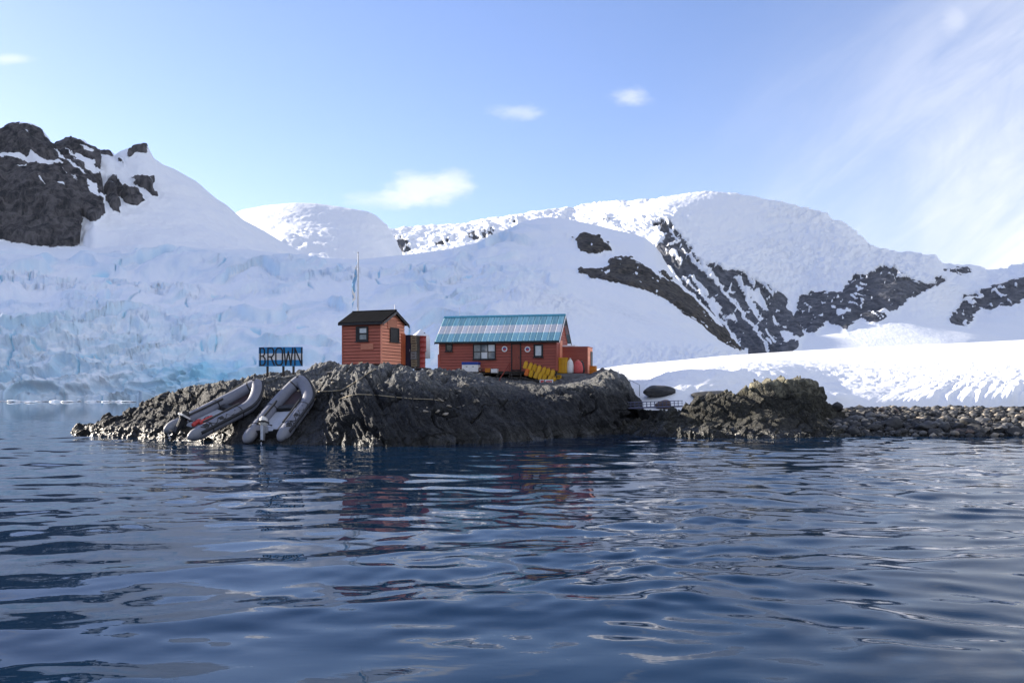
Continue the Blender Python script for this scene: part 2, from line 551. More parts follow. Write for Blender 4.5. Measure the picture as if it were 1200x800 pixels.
def build_dome():
    ridge = [(180, 300, 3300), (250, 262, 3200), (285, 247, 3100), (310, 241, 3050), (345, 238, 3000), (370, 239, 3000), (390, 242, 3000), (415, 246, 3000),
             (431, 250, 3000), (440, 257, 2980), (450, 265, 2960), (458, 276, 2940), (464, 288, 2900), (470, 300, 2850), (480, 330, 2800), (500, 400, 2700)]
    back1 = [(x, y + 6, d * 1.08) for x, y, d in ridge]
    back2 = [(x, 400, d * 1.35) for x, y, d in ridge]
    upper = [(180, 310, 2900), (285, 275, 2800), (345, 262, 2750), (400, 265, 2750), (440, 280, 2750), (462, 300, 2800), (480, 340, 2780), (500, 410, 2680)]
    low = [(180, 330, 2300), (345, 320, 2150), (400, 320, 2150), (440, 325, 2300), (470, 335, 2500), (500, 420, 2600)]
    base = [(180, 440, 1600), (500, 440, 1700)]
    cols = cols_range(180, 500, 300)
    W = loft([base, low, upper, ridge, back1, back2], cols, [8, 50, 50, 3, 3], (3, 4))
    N = normals(W)
    sh = W.shape
    p = W.reshape(-1, 3)
    n = N.reshape(-1, 3)
    px, py = to_px(p)
    unit = p[:, 1] / F
    lump = np.exp(-(((px - 345) / 38) ** 2 + ((py - 286) / 12) ** 2))
    disp = (fbm(p / 300.0, 4, 72) * 6 + ridged(np.stack([px / 24, py / 8, px * 0], 1), 5, 78, 0.55) * 1.1 + fbm(np.stack([px / 5, py / 3, px * 0], 1), 3, 79) * 0.4 + lump * ridged(p / 60.0, 3, 80) * 4) * unit
    disp *= smooth(py, 238, 262) * 0.8 + 0.2
    back = np.zeros(sh[:2])
    back[-6:] = 1
    disp *= (1 - back.ravel())
    p = p + n * disp[:, None]
    me = mesh_np('dome_mountain', p, grid_faces(*sh[:2]), M_FAR, {'rock': np.zeros(len(p))})
    structure(add_obj('mountain', me))


def build_left():
    ridge = [(-1050, 200, 1500), (-950, 0, 1450), (-870, -120, 1400), (-740, -170, 1350), (-600, -170, 1280), (-480, -140, 1200), (-380, -85, 1130), (-200, 10, 1120), (-100, 88, 1150), (-40, 146, 1180), (-12, 168, 1190), (0, 160, 1195), (6, 153, 1200), (14, 147, 1200), (28, 144, 1200),  # ridge left of the view is raised to shade the glacier
             (40, 147, 1205), (50, 154, 1210), (57, 163, 1215), (62, 171, 1220), (70, 168, 1225), (80, 164, 1230), (88, 163, 1230), (98, 165, 1235), (105, 172, 1240), (111, 178, 1245),
             (118, 177, 1250), (126, 178, 1255), (134, 183, 1260), (142, 178, 1265), (152, 174, 1270), (162, 169, 1270), (168, 169, 1270), (173, 173, 1275), (180, 186, 1280),
             (190, 193, 1290), (205, 199, 1300), (230, 213, 1320), (245, 226, 1330), (255, 234, 1340), (265, 240, 1350), (275, 249, 1360), (285, 258, 1370), (305, 269, 1390), (330, 284, 1420), (360, 300, 1450), (420, 330, 1500)]
    back1 = [(x, y + 10, d * 1.10) for x, y, d in ridge]
    back2 = [(x, 330, d * 1.6) for x, y, d in ridge]
    base = [(-1050, 420, 560), (-400, 400, 600), (0, 330, 850), (100, 330, 880), (200, 320, 900), (300, 325, 950), (420, 345, 1050)]
    foot = [(-1050, 330, 700), (-400, 310, 780), (-100, 285, 940), (0, 285, 1000), (50, 292, 1000), (95, 289, 1010), (110, 268, 1040), (140, 278, 1030), (200, 288, 1010), (260, 300, 1010), (330, 315, 1050), (420, 340, 1150)]
    mid = [(-1050, 250, 1000), (-800, 130, 1000), (-400, 150, 930), (-100, 210, 1040), (0, 215, 1075), (60, 215, 1085), (95, 225, 1095), (122, 235, 1110), (160, 245, 1125), (200, 252, 1140), (240, 262, 1160), (280, 279, 1190), (330, 298, 1230), (420, 335, 1300)]
    cols = cols_range(-80, 360, 480, (-1050, -980, -920, -870, -820, -760, -680, -600, -520, -460, -400, -360, -331, -280, -240, -200, -160, -130, -105, 380, 420))
    W = loft([base, foot, mid, ridge, back1, back2], cols, [10, 90, 90, 4, 4], (1, 3, 4))
    N = normals(W)
    sh = W.shape
    p = W.reshape(-1, 3)
    n = N.reshape(-1, 3)
    px, py = to_px(p)
    unit = p[:, 1] / F
    wx = px + 5 * fbm(p / 16.0, 4, 103)
    wy = py + 4 * fbm(p / 16.0, 4, 109)
    sd = np.full(len(p), -99.0)
    def add(poly, b=0.0):
        nonlocal sd
        sd = np.maximum(sd, poly_sd(wx, wy, poly) + b)
    add([(-1100, -160), (-331, -100), (-100, 110), (0, 156), (14, 145), (27, 144), (24, 151), (36, 153), (45, 158), (56, 170), (62, 176), (66, 167), (84, 162), (88, 169), (97, 176), (110, 180), (111, 184), (116, 195), (118, 205), (122, 212), (118, 217), (120, 226), (121, 240), (122, 257), (110, 262), (97, 256), (95, 290), (70, 293), (45, 292), (0, 284), (-100, 285), (-300, 300), (-1100, 320)])
    add([(111, 180), (120, 176), (130, 177), (135, 183), (128, 186), (120, 183)], -0.3)
    add([(149, 185), (158, 176), (168, 169), (172, 176), (170, 183), (160, 184), (152, 188)])
    add([(137, 188), (144, 189), (148, 196), (140, 194)], -0.5)
    add([(153, 211), (166, 212), (176, 209), (178, 218), (179, 226), (186, 231), (184, 236), (172, 228), (160, 220), (154, 217)])
    add([(122, 212), (135, 212), (144, 221), (156, 224), (163, 226), (170, 240), (160, 245), (148, 242), (138, 232), (134, 236), (140, 248), (142, 254), (132, 250), (122, 240), (120, 225)])
    # snow lying on the rock: a ledge, gullies and caps
    sn = np.zeros(len(p))
    def snow(poly, b=0.0):
        nonlocal sn
        sn = np.maximum(sn, smooth(poly_sd(wx, wy, poly) + b, -1.2, 1.0))
    snow([(-10, 190), (10, 188), (22, 187), (38, 185), (44, 190), (58, 198), (74, 202), (62, 203), (48, 197), (36, 190), (22, 190), (8, 191)], 0.4)
    snow([(26, 147), (42, 146), (52, 156), (60, 168), (48, 162), (36, 154), (25, 153)], 2.0)
    snow([(88, 162), (100, 165), (110, 176), (104, 176), (94, 170), (86, 168)], 1.6)
    snow([(66, 183), (70, 187), (75, 194), (72, 195)], 0.3)
    snow([(88, 188), (96, 193), (106, 206), (112, 213), (104, 212), (94, 202), (87, 196)], 0.2)
    snow([(98, 219), (108, 228), (119, 240), (121, 250), (112, 238), (100, 226)], 0.5)
    snow([(106, 206), (118, 214), (122, 218), (116, 219)], 0.4)
    snow([(66, 218), (74, 222), (76, 226), (68, 222)], 0)
    snow([(20, 198), (33, 196), (30, 199)], 0)
    lines = fbm(np.stack([(px * 0.72 + py * 0.69) / 26, (-px * 0.69 + py * 0.72) / 5, px * 0], 1), 4, 120)
    hi = smooth(py, 235, 200) * smooth(px, 55, 85)
    sn = np.maximum(sn, hi * smooth(lines, 0.24, 0.34))
    sn = np.maximum(sn, 0.9 * smooth(py, 262, 200) * smooth(lines, 0.46, 0.56))
    rock = smooth(sd, -0.8, 1.6) * (1 - sn)
    rockrel = ridged(p * np.array([1, 1, 0.7]) / 60.0, 5, 130, 0.6) * 5.0 + ridged(p * np.array([1, 1, 0.6]) / 14.0, 4, 131, 0.6) * 2.2
    _, _, cid, _ = worley(p / np.array([38., 38., 60.]) + 0.4 * fbm(p / 30.0, 3, 132)[:, None], 12)
    rockrel = rockrel + (cid - 0.5) * 5
    drift = fbm(p * np.array([1, 1, 2.0]) / 140.0, 4, 140) * 9 + fbm(p / 30.0, 4, 142) * 2.4 + ridged(p / 60.0, 4, 141) * 2.2 + fbm(p / 9.0, 3, 143) * 0.8
    # the steep ice slope right of the peak has faint flutings running down it
    rd = (py - np.interp(px, [r[0] for r in ridge], [r[1] for r in ridge]))
    fade = smooth(rd, 0, 14) * 0.85 + 0.15
    disp = (rockrel * smooth(sd, -2, 5) * (0.25 + 0.75 * fade) + drift * smooth(sd, 4, -6) * fade) * unit
    back = np.zeros(sh[:2])
    back[-8:] = 1
    disp *= (1 - back.ravel())
    disp = np.where(px < -100, disp * 0.7, disp)
    p = p + n * disp[:, None]
    me = mesh_np('left_mountain', p, grid_faces(*sh[:2]), M_LEFT, {'rock': rock})
    structure(add_obj('mountain', me))


def build_glacier():
    ridge = [(-900, 330, 700), (-300, 300, 850), (-100, 287, 960), (0, 282, 1030), (60, 290, 1030), (100, 287, 1040), (160, 283, 1060), (220, 287, 1070), (280, 291, 1080), (330, 297, 1090), (380, 302, 1090), (420, 304, 1080), (460, 300, 1070), (490, 297, 1050),
             (530, 291, 1020), (560, 284, 1000), (590, 271, 980), (612, 260, 960), (630, 255.5, 950), (645, 254.5, 940), (665, 257, 930), (690, 262, 920), (715, 268, 905), (740, 274, 890),
             (755, 278, 880), (768, 288, 860), (778, 304, 840), (788, 320, 820), (800, 334, 800), (815, 348, 780), (830, 362, 760), (842, 375, 740), (852, 388, 720), (860, 400, 700), (868, 411, 680), (878, 424, 660), (900, 450, 640), (940, 480, 620)]
    back1 = [(x, y + 5, d * 1.07) for x, y, d in ridge]
    back2 = [(x, 440, d * 1.35) for x, y, d in ridge]
    shore = [(-900, 475, 300), (-300, 472, 320), (0, 470.5, 335), (160, 470.5, 335), (300, 471, 320), (500, 473, 300), (600, 473, 300), (760, 473, 300), (860, 474, 300), (940, 488, 290)]
    cliff = [(-900, 440, 302), (-300, 438, 324), (-60, 436, 340), (0, 436, 342), (60, 434, 343), (160, 440, 341), (300, 448, 328), (450, 440, 322), (560, 436, 330), (680, 440, 330), (760, 444, 330), (860, 450, 330), (940, 486, 310)]
    brow = [(-900, 400, 312), (-300, 396, 345), (-60, 385, 362), (0, 380, 366), (60, 378, 368), (130, 382, 370), (200, 394, 372), (300, 402, 375), (400, 396, 385), (500, 392, 395), (560, 390, 400), (640, 405, 400), (690, 418, 395), (760, 424, 400), (800, 424, 410), (860, 432, 420), (940, 485, 400)]
    step = [(-900, 380, 400), (-300, 360, 450), (-60, 348, 500), (0, 344, 520), (60, 343, 530), (150, 345, 540), (250, 350, 545), (350, 352, 550), (450, 342, 580), (520, 335, 590), (580, 335, 570), (640, 352, 520), (700, 375, 500), (760, 390, 500), (820, 402, 520), (860, 420, 540), (940, 483, 500)]
    upper = [(-900, 350, 600), (-300, 322, 650), (-100, 306, 720), (0, 305, 760), (100, 308, 780), (200, 310, 790), (300, 314, 800), (400, 318, 800), (470, 310, 810), (540, 302, 800), (600, 296, 780), (650, 300, 740), (700, 315, 700), (740, 330, 670), (780, 350, 650), (820, 375, 640), (850, 400, 630), (868, 418, 620), (940, 482, 600)]
    cols = cols_range(-60, 900, 860, (-900, -700, -500, -380, -300, -240, -190, -150, -110, -80, 920, 940))
    W = loft([shore, cliff, brow, step, upper, ridge, back1, back2], cols, [34, 44, 44, 44, 44, 3, 3], (5, 6), 20, 1.5)
    N = normals(W)
    sh = W.shape
    p = W.reshape(-1, 3)
    n = N.reshape(-1, 3)
    px, py = to_px(p)
    unit = p[:, 1] / F
    vv = np.repeat(np.arange(sh[0]) / (sh[0] - 1), sh[1])
    hill = smooth(px, 560, 700)
    icef = 1 - hill                                       # broken glacier on the left, smooth snow hill on the right
    warp = np.stack([fbm(p / 60.0, 3, 201), fbm(p / 60.0, 3, 202), fbm(p / 60.0, 3, 203)], 1)
    # relief is laid out along the sheet itself, finer towards the front
    qx, qy = px + 14 * fbm(np.stack([px / 60, py / 24, px * 0], 1), 3, 205), py * 1.0 + 7 * fbm(np.stack([px / 60, py / 24, px * 0 + 5], 1), 3, 206)
    def uvp(a_, b_, tilt=0.0):
        return np.stack([qx / a_, (qy + tilt * qx) / b_, qx * 0 + a_], 1)
    ter = ridged(uvp(150, 26, 0.14), 3, 210)
    ser = ridged(uvp(17, 9), 4, 220, 0.6)
    f1, f2, cid, off = worley(uvp(20, 11), 7)
    g1, g2, cid2, off2 = worley(uvp(9, 7), 8)
    blk = (cid - 0.5) * 2 + (cid2 - 0.5) * 0.9
    fine = fbm(uvp(4.5, 3.2), 4, 230)
    # where the ice is broken up: the lower left front, and a band across the middle
    front = smooth(py, 350, 395) * smooth(px, 330, 150)
    band = smooth(py, 308, 326) * smooth(py, 372, 345)
    patch = smooth(fbm(p / 130.0, 3, 240), -0.15, 0.35)
    rough = np.clip(front * 0.75 + band * patch * 0.55 * icef + 0.35 * patch * icef, 0, 1)
    crest = smooth(py - np.interp(px, [r[0] for r in ridge], [r[1] for r in ridge]), 0, 22)
    lowhill = smooth(py, 396, 418) * smooth(px, 640, 690)
    crev = np.exp(-(((px - 590) / 60) ** 2 + ((py - 350) / 30) ** 2)) + np.exp(-(((px - 650) / 40) ** 2 + ((py - 365) / 16) ** 2)) + lowhill
    soft = fbm(uvp(60, 20, 0.2), 4, 244)
    # benches: the ice comes down in lens-shaped steps, flat above and steep below
    def bench(period, tilt, seed, drop_=0.16):
        u = (qy + tilt * qx) / period + 1.1 * fbm(uvp(95, 30), 3, seed)
        f = u - np.floor(u)
        h = _h(np.floor(u).astype(np.int64), (qx / (period * 5) + fbm(uvp(70, 30), 2, seed + 3)).astype(np.int64), np.zeros(len(u), np.int64), seed)
        on = smooth(fbm(uvp(period * 4.2, period * 1.5, tilt), 3, seed + 7), -0.22, 0.22)
        face = smooth(f, 1.0 - drop_ * 1.6, 1.0 - drop_ * 0.7) * on
        return f * smooth(f, 1.0, 1.0 - drop_) * on, face, ((h % 991) / 991.0)
    st1, fc1, age1 = bench(30, 0.12, 910, 0.14)
    st2, fc2, age2 = bench(10, -0.06, 920, 0.22)
    st3, fc3, age3 = bench(17, 0.26, 930, 0.2)
    rg = np.random.RandomState(77)
    slit = np.zeros(len(px))
    for _ in range(70):
        sx, sy = rg.uniform(-60, 560), rg.uniform(300, 462)
        an = rg.normal(1.25, 0.45) if rg.rand() < 0.65 else rg.normal(0.1, 0.3)
        ln = rg.uniform(5, 17)
        ex, ey = math.cos(an) * ln, -math.sin(an) * ln * 0.8
        tt = np.clip(((qx - sx) * ex + (qy - sy) * ey) / (ex * ex + ey * ey), 0, 1)
        dd = np.hypot(qx - sx - tt * ex, qy - sy - tt * ey)
        wd = rg.uniform(0.7, 1.5) * (1 - np.abs(tt * 2 - 1) ** 2 * 0.8)
        slit = np.maximum(slit, smooth(dd, wd + 0.5, wd * 0.3))
    slit *= icef * crest
    fac = lambda o, c_: (o[:, 0] * (c_ - 0.5) + o[:, 1] * (((c_ * 7919) % 1.0) - 0.2)) * 2.2
    right = smooth(px, 330, 450)
    disp = icef * crest * (st1 * 13.0 + st3 * 6.5 * (0.4 + 0.6 * right) + soft * 4.5 + ter * 1.6)
    disp += rough * crest * (st2 * 5.0 + fac(off, cid) * 4.6 + fac(off2, cid2) * 2.6 + blk * 1.3 + ser * 0.9 + fine * 0.5)
    disp += icef * crest * (fbm(uvp(9, 5, 0.1), 4, 246) * 0.5) - slit * 2.5
    disp += hill * crest * (fbm(uvp(90, 16, -0.3), 4, 247) * 2.4 + ridged(uvp(120, 7, -0.32), 3, 248) * 0.35)
    disp += crest * (fbm(p / 90.0, 4, 250) * 6 * (1 - 0.35 * hill) + fine * 0.35)
    disp += crev * (ridged(uvp(20, 10, -0.3), 4, 260, 0.6) * 1.7 + (cid2 - 0.5) * 1.5 + fine * 0.8)
    # open crevasses
    cv = np.stack([p[:, 0] / 42 + p[:, 2] / 80, p[:, 1] / 70, p[:, 2] / 45], 1) + warp * 0.35
    crk = np.abs(perlin(cv, 270))
    deep = 0.6 * smooth(crk, 0.012, 0.0) * np.clip(front * 1.2 + 0.5 * icef * patch, 0, 1) * crest * smooth(fbm(p / 20.0, 3, 271), 0.0, 0.4)
    vert = np.abs(perlin(np.stack([p[:, 0] / 11, p[:, 1] / 90, p[:, 2] / 55], 1) + warp * 0.5, 280))
    deep = np.maximum(deep, smooth(vert, 0.03, 0.0) * front * smooth(px, 190, 120) * smooth(fbm(p / 14.0, 3, 272), -0.05, 0.3))
    disp -= deep * 5
    # rock of the hill
    wx = px + 5 * fbm(p / 14.0, 4, 303)
    wy = py + 4 * fbm(p / 14.0, 4, 309)
    sd = np.full(len(p), -99.0)
    def add(poly, b=0.0):
        nonlocal sd
        sd = np.maximum(sd, poly_sd(wx, wy, poly) + b)
    add([(674, 284), (678, 277), (690, 275), (699, 279), (712, 288), (717, 297), (708, 297), (700, 300), (692, 300), (680, 295), (674, 292)])
    add([(667, 283), (672, 280), (674, 284), (669, 285)], -0.5)
    add([(662, 278), (664, 278), (663, 281)])
    add([(677, 322), (680, 317), (694, 316), (706, 316), (712, 313), (714, 306), (726, 308), (736, 305), (744, 309), (756, 316), (764, 324), (776, 328), (786, 332), (800, 345), (815, 358), (830, 371), (842, 384), (852, 394), (860, 404), (866, 414), (858, 410), (846, 400), (836, 393), (822, 384), (806, 373), (790, 361), (776, 353), (760, 347), (744, 342), (728, 337), (712, 333), (700, 328), (690, 328), (684, 323)], 0.4)
    add([(704, 302), (712, 300), (722, 306), (730, 306), (740, 304), (744, 302), (735, 298), (738, 300)], -0.6)
    add([(768, 318), (776, 319), (790, 328), (784, 330), (774, 325)], 0)
    spk = fbm(p / 6.0, 4, 330)
    rock = smooth(sd, -0.8, 1.6) * smooth(spk, 0.55, 0.4)
    rock *= 1 - smooth(poly_sd(wx, wy, [(696, 279), (700, 280), (712, 290), (716, 294), (704, 287)]), -0.8, 0.8)
    rock *= 1 - 0.9 * smooth(poly_sd(wx, wy, [(708, 319), (713, 318), (712, 325), (709, 324)]), -0.8, 0.8)
    disp += smooth(sd, -2, 4) * (ridged(p / 22.0, 4, 340) * 1.8 + 1.5 + fbm(p / 6.0, 3, 341) * 1.6)
    back = np.zeros(sh[:2])
    back[-6:] = 1
    disp = disp * (1 - back.ravel()) * unit
    # blue ice: cyan wall behind the boats, and the cracks
    bl = np.exp(-(((wx - 245) / 62) ** 2 + ((wy - 445 + (wx - 245) * 0.12) / 24) ** 2))
    spots = smooth(fbm(p / 9.0, 4, 350), -0.1, 0.5)
    ice = np.clip(bl * (0.6 + 0.45 * spots) + deep * 0.8 + front * 0.10 * smooth(fbm(p / 30.0, 4, 351), -0.1, 0.5) + 0.04 * front
                  + rough * 0.12 * smooth(fbm(p / 16.0, 4, 352), 0.15, 0.5), 0, 1)
    dirt = np.exp(-(((wx - 640) / 45) ** 2 + ((wy - 355 - (wx - 640) * 0.25) / 13) ** 2)) * 0.55 + 0.35 * np.exp(-(((wx - 740) / 60) ** 2 + ((wy - 370 - (wx - 740) * 0.33) / 7) ** 2))
    st = fbm(np.stack([(px * 0.93 + py * 0.35) / 60, (-px * 0.35 + py * 0.93) / 3.5, px * 0], 1), 3, 360)
    dirt = dirt * smooth(st, -0.25, 0.3)
    p = p + n * (disp * 1.3)[:, None]
    p[:, 2] = np.where(vv < 0.004, p[:, 2] - 3, p[:, 2])
    n2 = normals(p.reshape(sh)).reshape(-1, 3)
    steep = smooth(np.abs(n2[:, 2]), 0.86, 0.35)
    firn_shade = np.clip(icef * crest * (0.55 * smooth(age1, 0.5, 0.62) * smooth(st1, 0.0, 0.25) + 0.45 * smooth(age3, 0.55, 0.65) * smooth(st3, 0.0, 0.3) + rough * 0.5 * smooth(age2, 0.5, 0.6) + 0.6 * fc1 + 0.45 * fc3 + 0.4 * rough * fc2 + 0.5 * steep), 0, 1)  # firn on steps and steep faces also puts shade contrast into the colour
    firn_shade *= 0.55 + 0.45 * smooth(fbm(uvp(14, 4, 0.15), 4, 355), -0.3, 0.2)
    ice = np.clip(ice + icef * crest * (0.13 * fc1 + 0.09 * fc3 + 0.10 * rough * fc2) + 0.7 * slit + icef * 0.08 * (age1 * 0.6 + age3 * 0.4) + steep * 0.13 * icef + 0.06 * smooth(ter, 0.2, -0.8) * icef, 0, 1)  # bluer step and steep faces add painted shade to the real ice tint
    me = mesh_np('glacier', p, grid_faces(*sh[:2]), M_GLAC, {'rock': rock, 'ice': ice, 'dirt': dirt, 'firn_shade': firn_shade})
    structure(add_obj('glacier', me))


def build_shade_summit():  # unseen peak added to shade the glacier and snow hill
    ridge = [(-1500, 420, 2300), (-700, 300, 2100), (-540, 190, 2050), (-470, 20, 2050), (-370, -110, 2050), (-200, -130, 2050), (-140, -90, 2050), (-100, -25, 2050), (-70, 40, 2050), (-45, 96, 2030), (-25, 150, 2000), (0, 230, 1950), (40, 330, 1900)]
    base = [(-1500, 440, 1400), (-500, 330, 1400), (-200, 300, 1500), (0, 330, 1550), (40, 360, 1600)]
    back = [(x, 440, d * 1.5) for x, y, d in ridge]
    cols = np.linspace(-1500, 40, 240)
    W = loft([base, ridge, back], cols, [60, 30], (1,), 8)
    N = normals(W)
    sh = W.shape
    p = W.reshape(-1, 3)
    px, py = to_px(p)
    disp = ridged(p / 240.0, 5, 170) * 22 * smooth(px, -1400, -900) * smooth(px, 0, -60)
    p = p + N.reshape(-1, 3) * disp[:, None]
    rock = smooth(fbm(p / 160.0, 4, 171), 0.0, 0.2)
    structure(add_obj('mountain', mesh_np('shade_summit', p, grid_faces(*sh[:2]), M_LEFT, {'rock': rock})))


build_shade_summit()
build_far()
build_dome()
build_left()
build_glacier()


# ------------------------------------------------------------------ snow bank on the right
def build_bank():
    m, w, b = new_mat('bank_snow')
    pos = w.node('ShaderNodeNewGeometry').outputs['Position']
    n0 = w.noise(pos, 0.15, 3, 0.5)
    n1 = w.noise(w.mapping(pos, (1, 0.35, 1), (0, 0, R(25))), 1.6, 5, 0.6)
    n2 = w.noise(pos, 6.0, 4, 0.6)
    c = w.mix(w.ramp(n0, 0.35, 0.7), (0.88, 0.89, 0.90), (0.83, 0.845, 0.87))
    c = w.mix(w.math('MULTIPLY', w.ramp(n1, 0.62, 0.75), 0.12), c, (0.62, 0.60, 0.60))
    w.l.new(c, b.inputs['Base Color'])
    b.inputs['Roughness'].default_value = 0.7
    b.inputs['Specular IOR Level'].default_value = 0.25
    h = w.math('ADD', w.math('MULTIPLY', n1, 0.7), w.math('MULTIPLY', n2, 0.25))
    w.l.new(w.bump(h, 0.55, 0.16), b.inputs['Normal'])
    foot = [(640, 486, 62), (735, 482, 60.5), (800, 481, 60), (900, 480, 60), (990, 478.5, 60.5), (1100, 478, 61), (1200, 477, 61), (1500, 477, 60), (2000, 476, 58)]
    low = [(640, 470, 63), (735, 471, 62.5), (755, 471, 62), (800, 464, 61.6), (860, 460, 61.5), (920, 468, 61.5), (965, 462, 61.6), (985, 462, 61.3), (997, 470, 61.4), (1060, 470, 61.6), (1100, 470, 61.8), (1200, 466, 61.6), (1500, 460, 61), (2000, 456, 59)]
    lip = [(640, 460, 66), (735, 460, 66), (755, 457, 65.5), (775, 448, 65.5), (800, 438, 65), (860, 434, 64.5), (920, 443, 64), (950, 456, 63.6), (965, 459, 63.4), (985, 460, 63.4), (1000, 462, 63.2), (1050, 463, 63.6), (1100, 460, 64), (1200, 453, 64.5), (1500, 440, 65), (2000, 436, 64)]
    mid = [(640, 444, 80), (735, 439, 80), (800, 428, 80), (900, 424, 80), (1000, 430, 82), (1100, 424, 84), (1200, 416, 86), (1500, 404, 86), (2000, 404, 84)]
    top = [(640, 437, 112), (690, 433.5, 114), (760, 425.5, 118), (850, 416.5, 122), (950, 410, 126), (1050, 405, 130), (1130, 401.5, 133), (1200, 398, 136), (1500, 388, 140), (2000, 380, 140)]
    back1 = [(x, y + 1.0, d * 1.12) for x, y, d in top]
    back2 = [(x, 452, d * 1.8) for x, y, d in top]
    cols = cols_range(660, 1240, 620, (640, 650, 1260, 1300, 1400, 1500, 1700, 2000))
    W = loft([foot, low, lip, mid, top, back1, back2], cols, [26, 34, 44, 44, 6, 6], (4, 5), 9, 6)
    N = normals(W)
    sh = W.shape
    p = W.reshape(-1, 3)
    n = N.reshape(-1, 3)
    px, py = to_px(p)
    pt = np.interp(px, [r[0] for r in top], [r[1] for r in top])
    fade = smooth(py - pt, 0.5, 14)
    wv = fbm(p / 5.0, 3, 402)
    # melt flutes running down the steep front, leaning to the right
    fl = ridged(np.stack([(p[:, 0] - 0.75 * (p[:, 1] - 62) + wv * 0.8) / 1.15, p[:, 1] / 12, p[:, 2] / 8], 1), 3, 410, 0.45)
    fw = smooth(py, 438, 452) * smooth(py, 478, 466) * (0.3 + 0.7 * smooth(px, 1030, 1100)) * smooth(px, 740, 800)
    cups = fbm(p / np.array([1.6, 2.6, 1.2]), 4, 420)
    soft = fbm(p / np.array([7.0, 9.0, 6.0]), 4, 430)
    trk = ridged(np.stack([(p[:, 0] + 0.5 * p[:, 1]) / 3.2, (p[:, 1] - 0.5 * p[:, 0]) / 16.0, p[:, 2] * 0], 1), 3, 440)
    disp = fade * (soft * 0.22 + cups * 0.055 + trk * 0.04) + fw * (fl - 0.35) * 0.15
    # the lip of the bank breaks into lumps, with a small clean corner
    rough = smooth(py, 420, 434) * smooth(py, 470, 452) * smooth(px, 700, 740)
    disp += rough * ridged(p / np.array([1.5, 1.5, 1.1]), 4, 450) * 0.11
    back = np.zeros(sh[:2])
    back[-11:] = 1
    disp *= (1 - back.ravel())
    p = p + n * disp[:, None]
    me = mesh_np('snow_bank', p, grid_faces(*sh[:2]), m)
    return structure(add_obj('snow_bank', me))


# ------------------------------------------------------------------ shore rock
def rock_mat(name, a, b_, c_, scale=1.0, wet=True):
    m, w, b = new_mat(name)
    pos = w.node('ShaderNodeNewGeometry').outputs['Position']
    n0 = w.noise(pos, 0.45 * scale, 6, 0.62, 0.4)
    n1 = w.noise(w.mapping(pos, (1.6, 1.6, 0.5), (0, R(28), 0)), 2.4 * scale, 6, 0.68, 0.5)
    n2 = w.noise(pos, 9.0 * scale, 5, 0.7)
    n3 = w.noise(pos, 34.0 * scale, 3, 0.7)
    c = w.mix(w.ramp(n0, 0.36, 0.64), a, b_)
    c = w.mix(w.math('MULTIPLY', w.ramp(n1, 0.48, 0.70), 0.8), c, c_)
    c = w.mix(w.math('MULTIPLY', w.ramp(n2, 0.56, 0.72), 0.45), c, (0.30, 0.285, 0.25))
    c = w.mix(w.math('MULTIPLY', w.ramp(n2, 0.42, 0.30), 0.6), c, (0.035, 0.036, 0.038))
    vo = w.node('ShaderNodeTexVoronoi', feature='DISTANCE_TO_EDGE')
    wp = w.node('ShaderNodeVectorMath', operation='ADD')
    w.l.new(w.mapping(pos, (1.0, 1.0, 1.5), (0, R(32), 0)), wp.inputs[0])
    nv = w.node('ShaderNodeTexNoise')
    w.l.new(pos, nv.inputs['Vector'])
    nv.inputs['Scale'].default_value = 2.0
    sc_ = w.node('ShaderNodeVectorMath', operation='SCALE')
    w.l.new(nv.outputs['Color'], sc_.inputs[0])
    sc_.inputs['Scale'].default_value = 0.5
    w.l.new(sc_.outputs[0], wp.inputs[1])
    w.l.new(wp.outputs[0], vo.inputs['Vector'])
    vo.inputs['Scale'].default_value = 1.9 * scale
    crack = w.ramp(vo.outputs['Distance'], 0.0, 0.07)
    bed = w.noise(w.mapping(w.mapping(pos, (1, 1, 1), (0, R(-56), 0)), (0.45, 0.6, 5.5)), 1.3 * scale, 6, 0.68, 0.35)
    c = w.mix(w.math('MULTIPLY', w.ramp(bed, 0.54, 0.68), 0.55), c, c_)
    c = w.mix(w.math('MULTIPLY', w.ramp(bed, 0.44, 0.32), 0.6), c, (0.018, 0.019, 0.021))
    rough = 0.78
    if wet:
        z = w.node('ShaderNodeSeparateXYZ')
        w.l.new(pos, z.inputs[0])
        zz = w.math('ADD', z.outputs[2], w.math('MULTIPLY', w.math('SUBTRACT', n1, 0.5), 0.9))
        wf = w.ramp(zz, 0.75, 0.12)
        dry_lit = w.ramp(zz, 1.9, 3.1)  # upper rock paler as dry and sunlit, lower darker; light put into colour
        c = w.mix(1.0, c, w.mix(dry_lit, (0.36, 0.37, 0.40), (1.85, 1.82, 1.74)), 'MULTIPLY')
        c = w.mix(w.math('MULTIPLY', wf, 0.75), c, (0.022, 0.023, 0.02))
        rough = w.ramp(wf, 0, 1, 0.78, 0.32, False)
    w.l.new(c, b.inputs['Base Color'])
    w.put(b.inputs['Roughness'], rough)
    b.inputs['Specular IOR Level'].default_value = 0.35
    h = w.math('ADD', w.math('MULTIPLY', n1, 0.35), w.math('ADD', w.math('MULTIPLY', n2, 0.35), w.math('MULTIPLY', n3, 0.16)))
    h = w.math('ADD', h, w.math('ADD', w.math('MULTIPLY', crack, 0.5), w.math('MULTIPLY', bed, 1.5)))
    w.l.new(w.bump(h, 1.0, 0.15 / scale), b.inputs['Normal'])
    return m


M_ROCK = rock_mat('slate_rock', (0.033, 0.037, 0.043), (0.064, 0.068, 0.073), (0.165, 0.160, 0.148))
M_OUT = rock_mat('lichen_rock', (0.065, 0.063, 0.050), (0.12, 0.114, 0.082), (0.27, 0.25, 0.17))


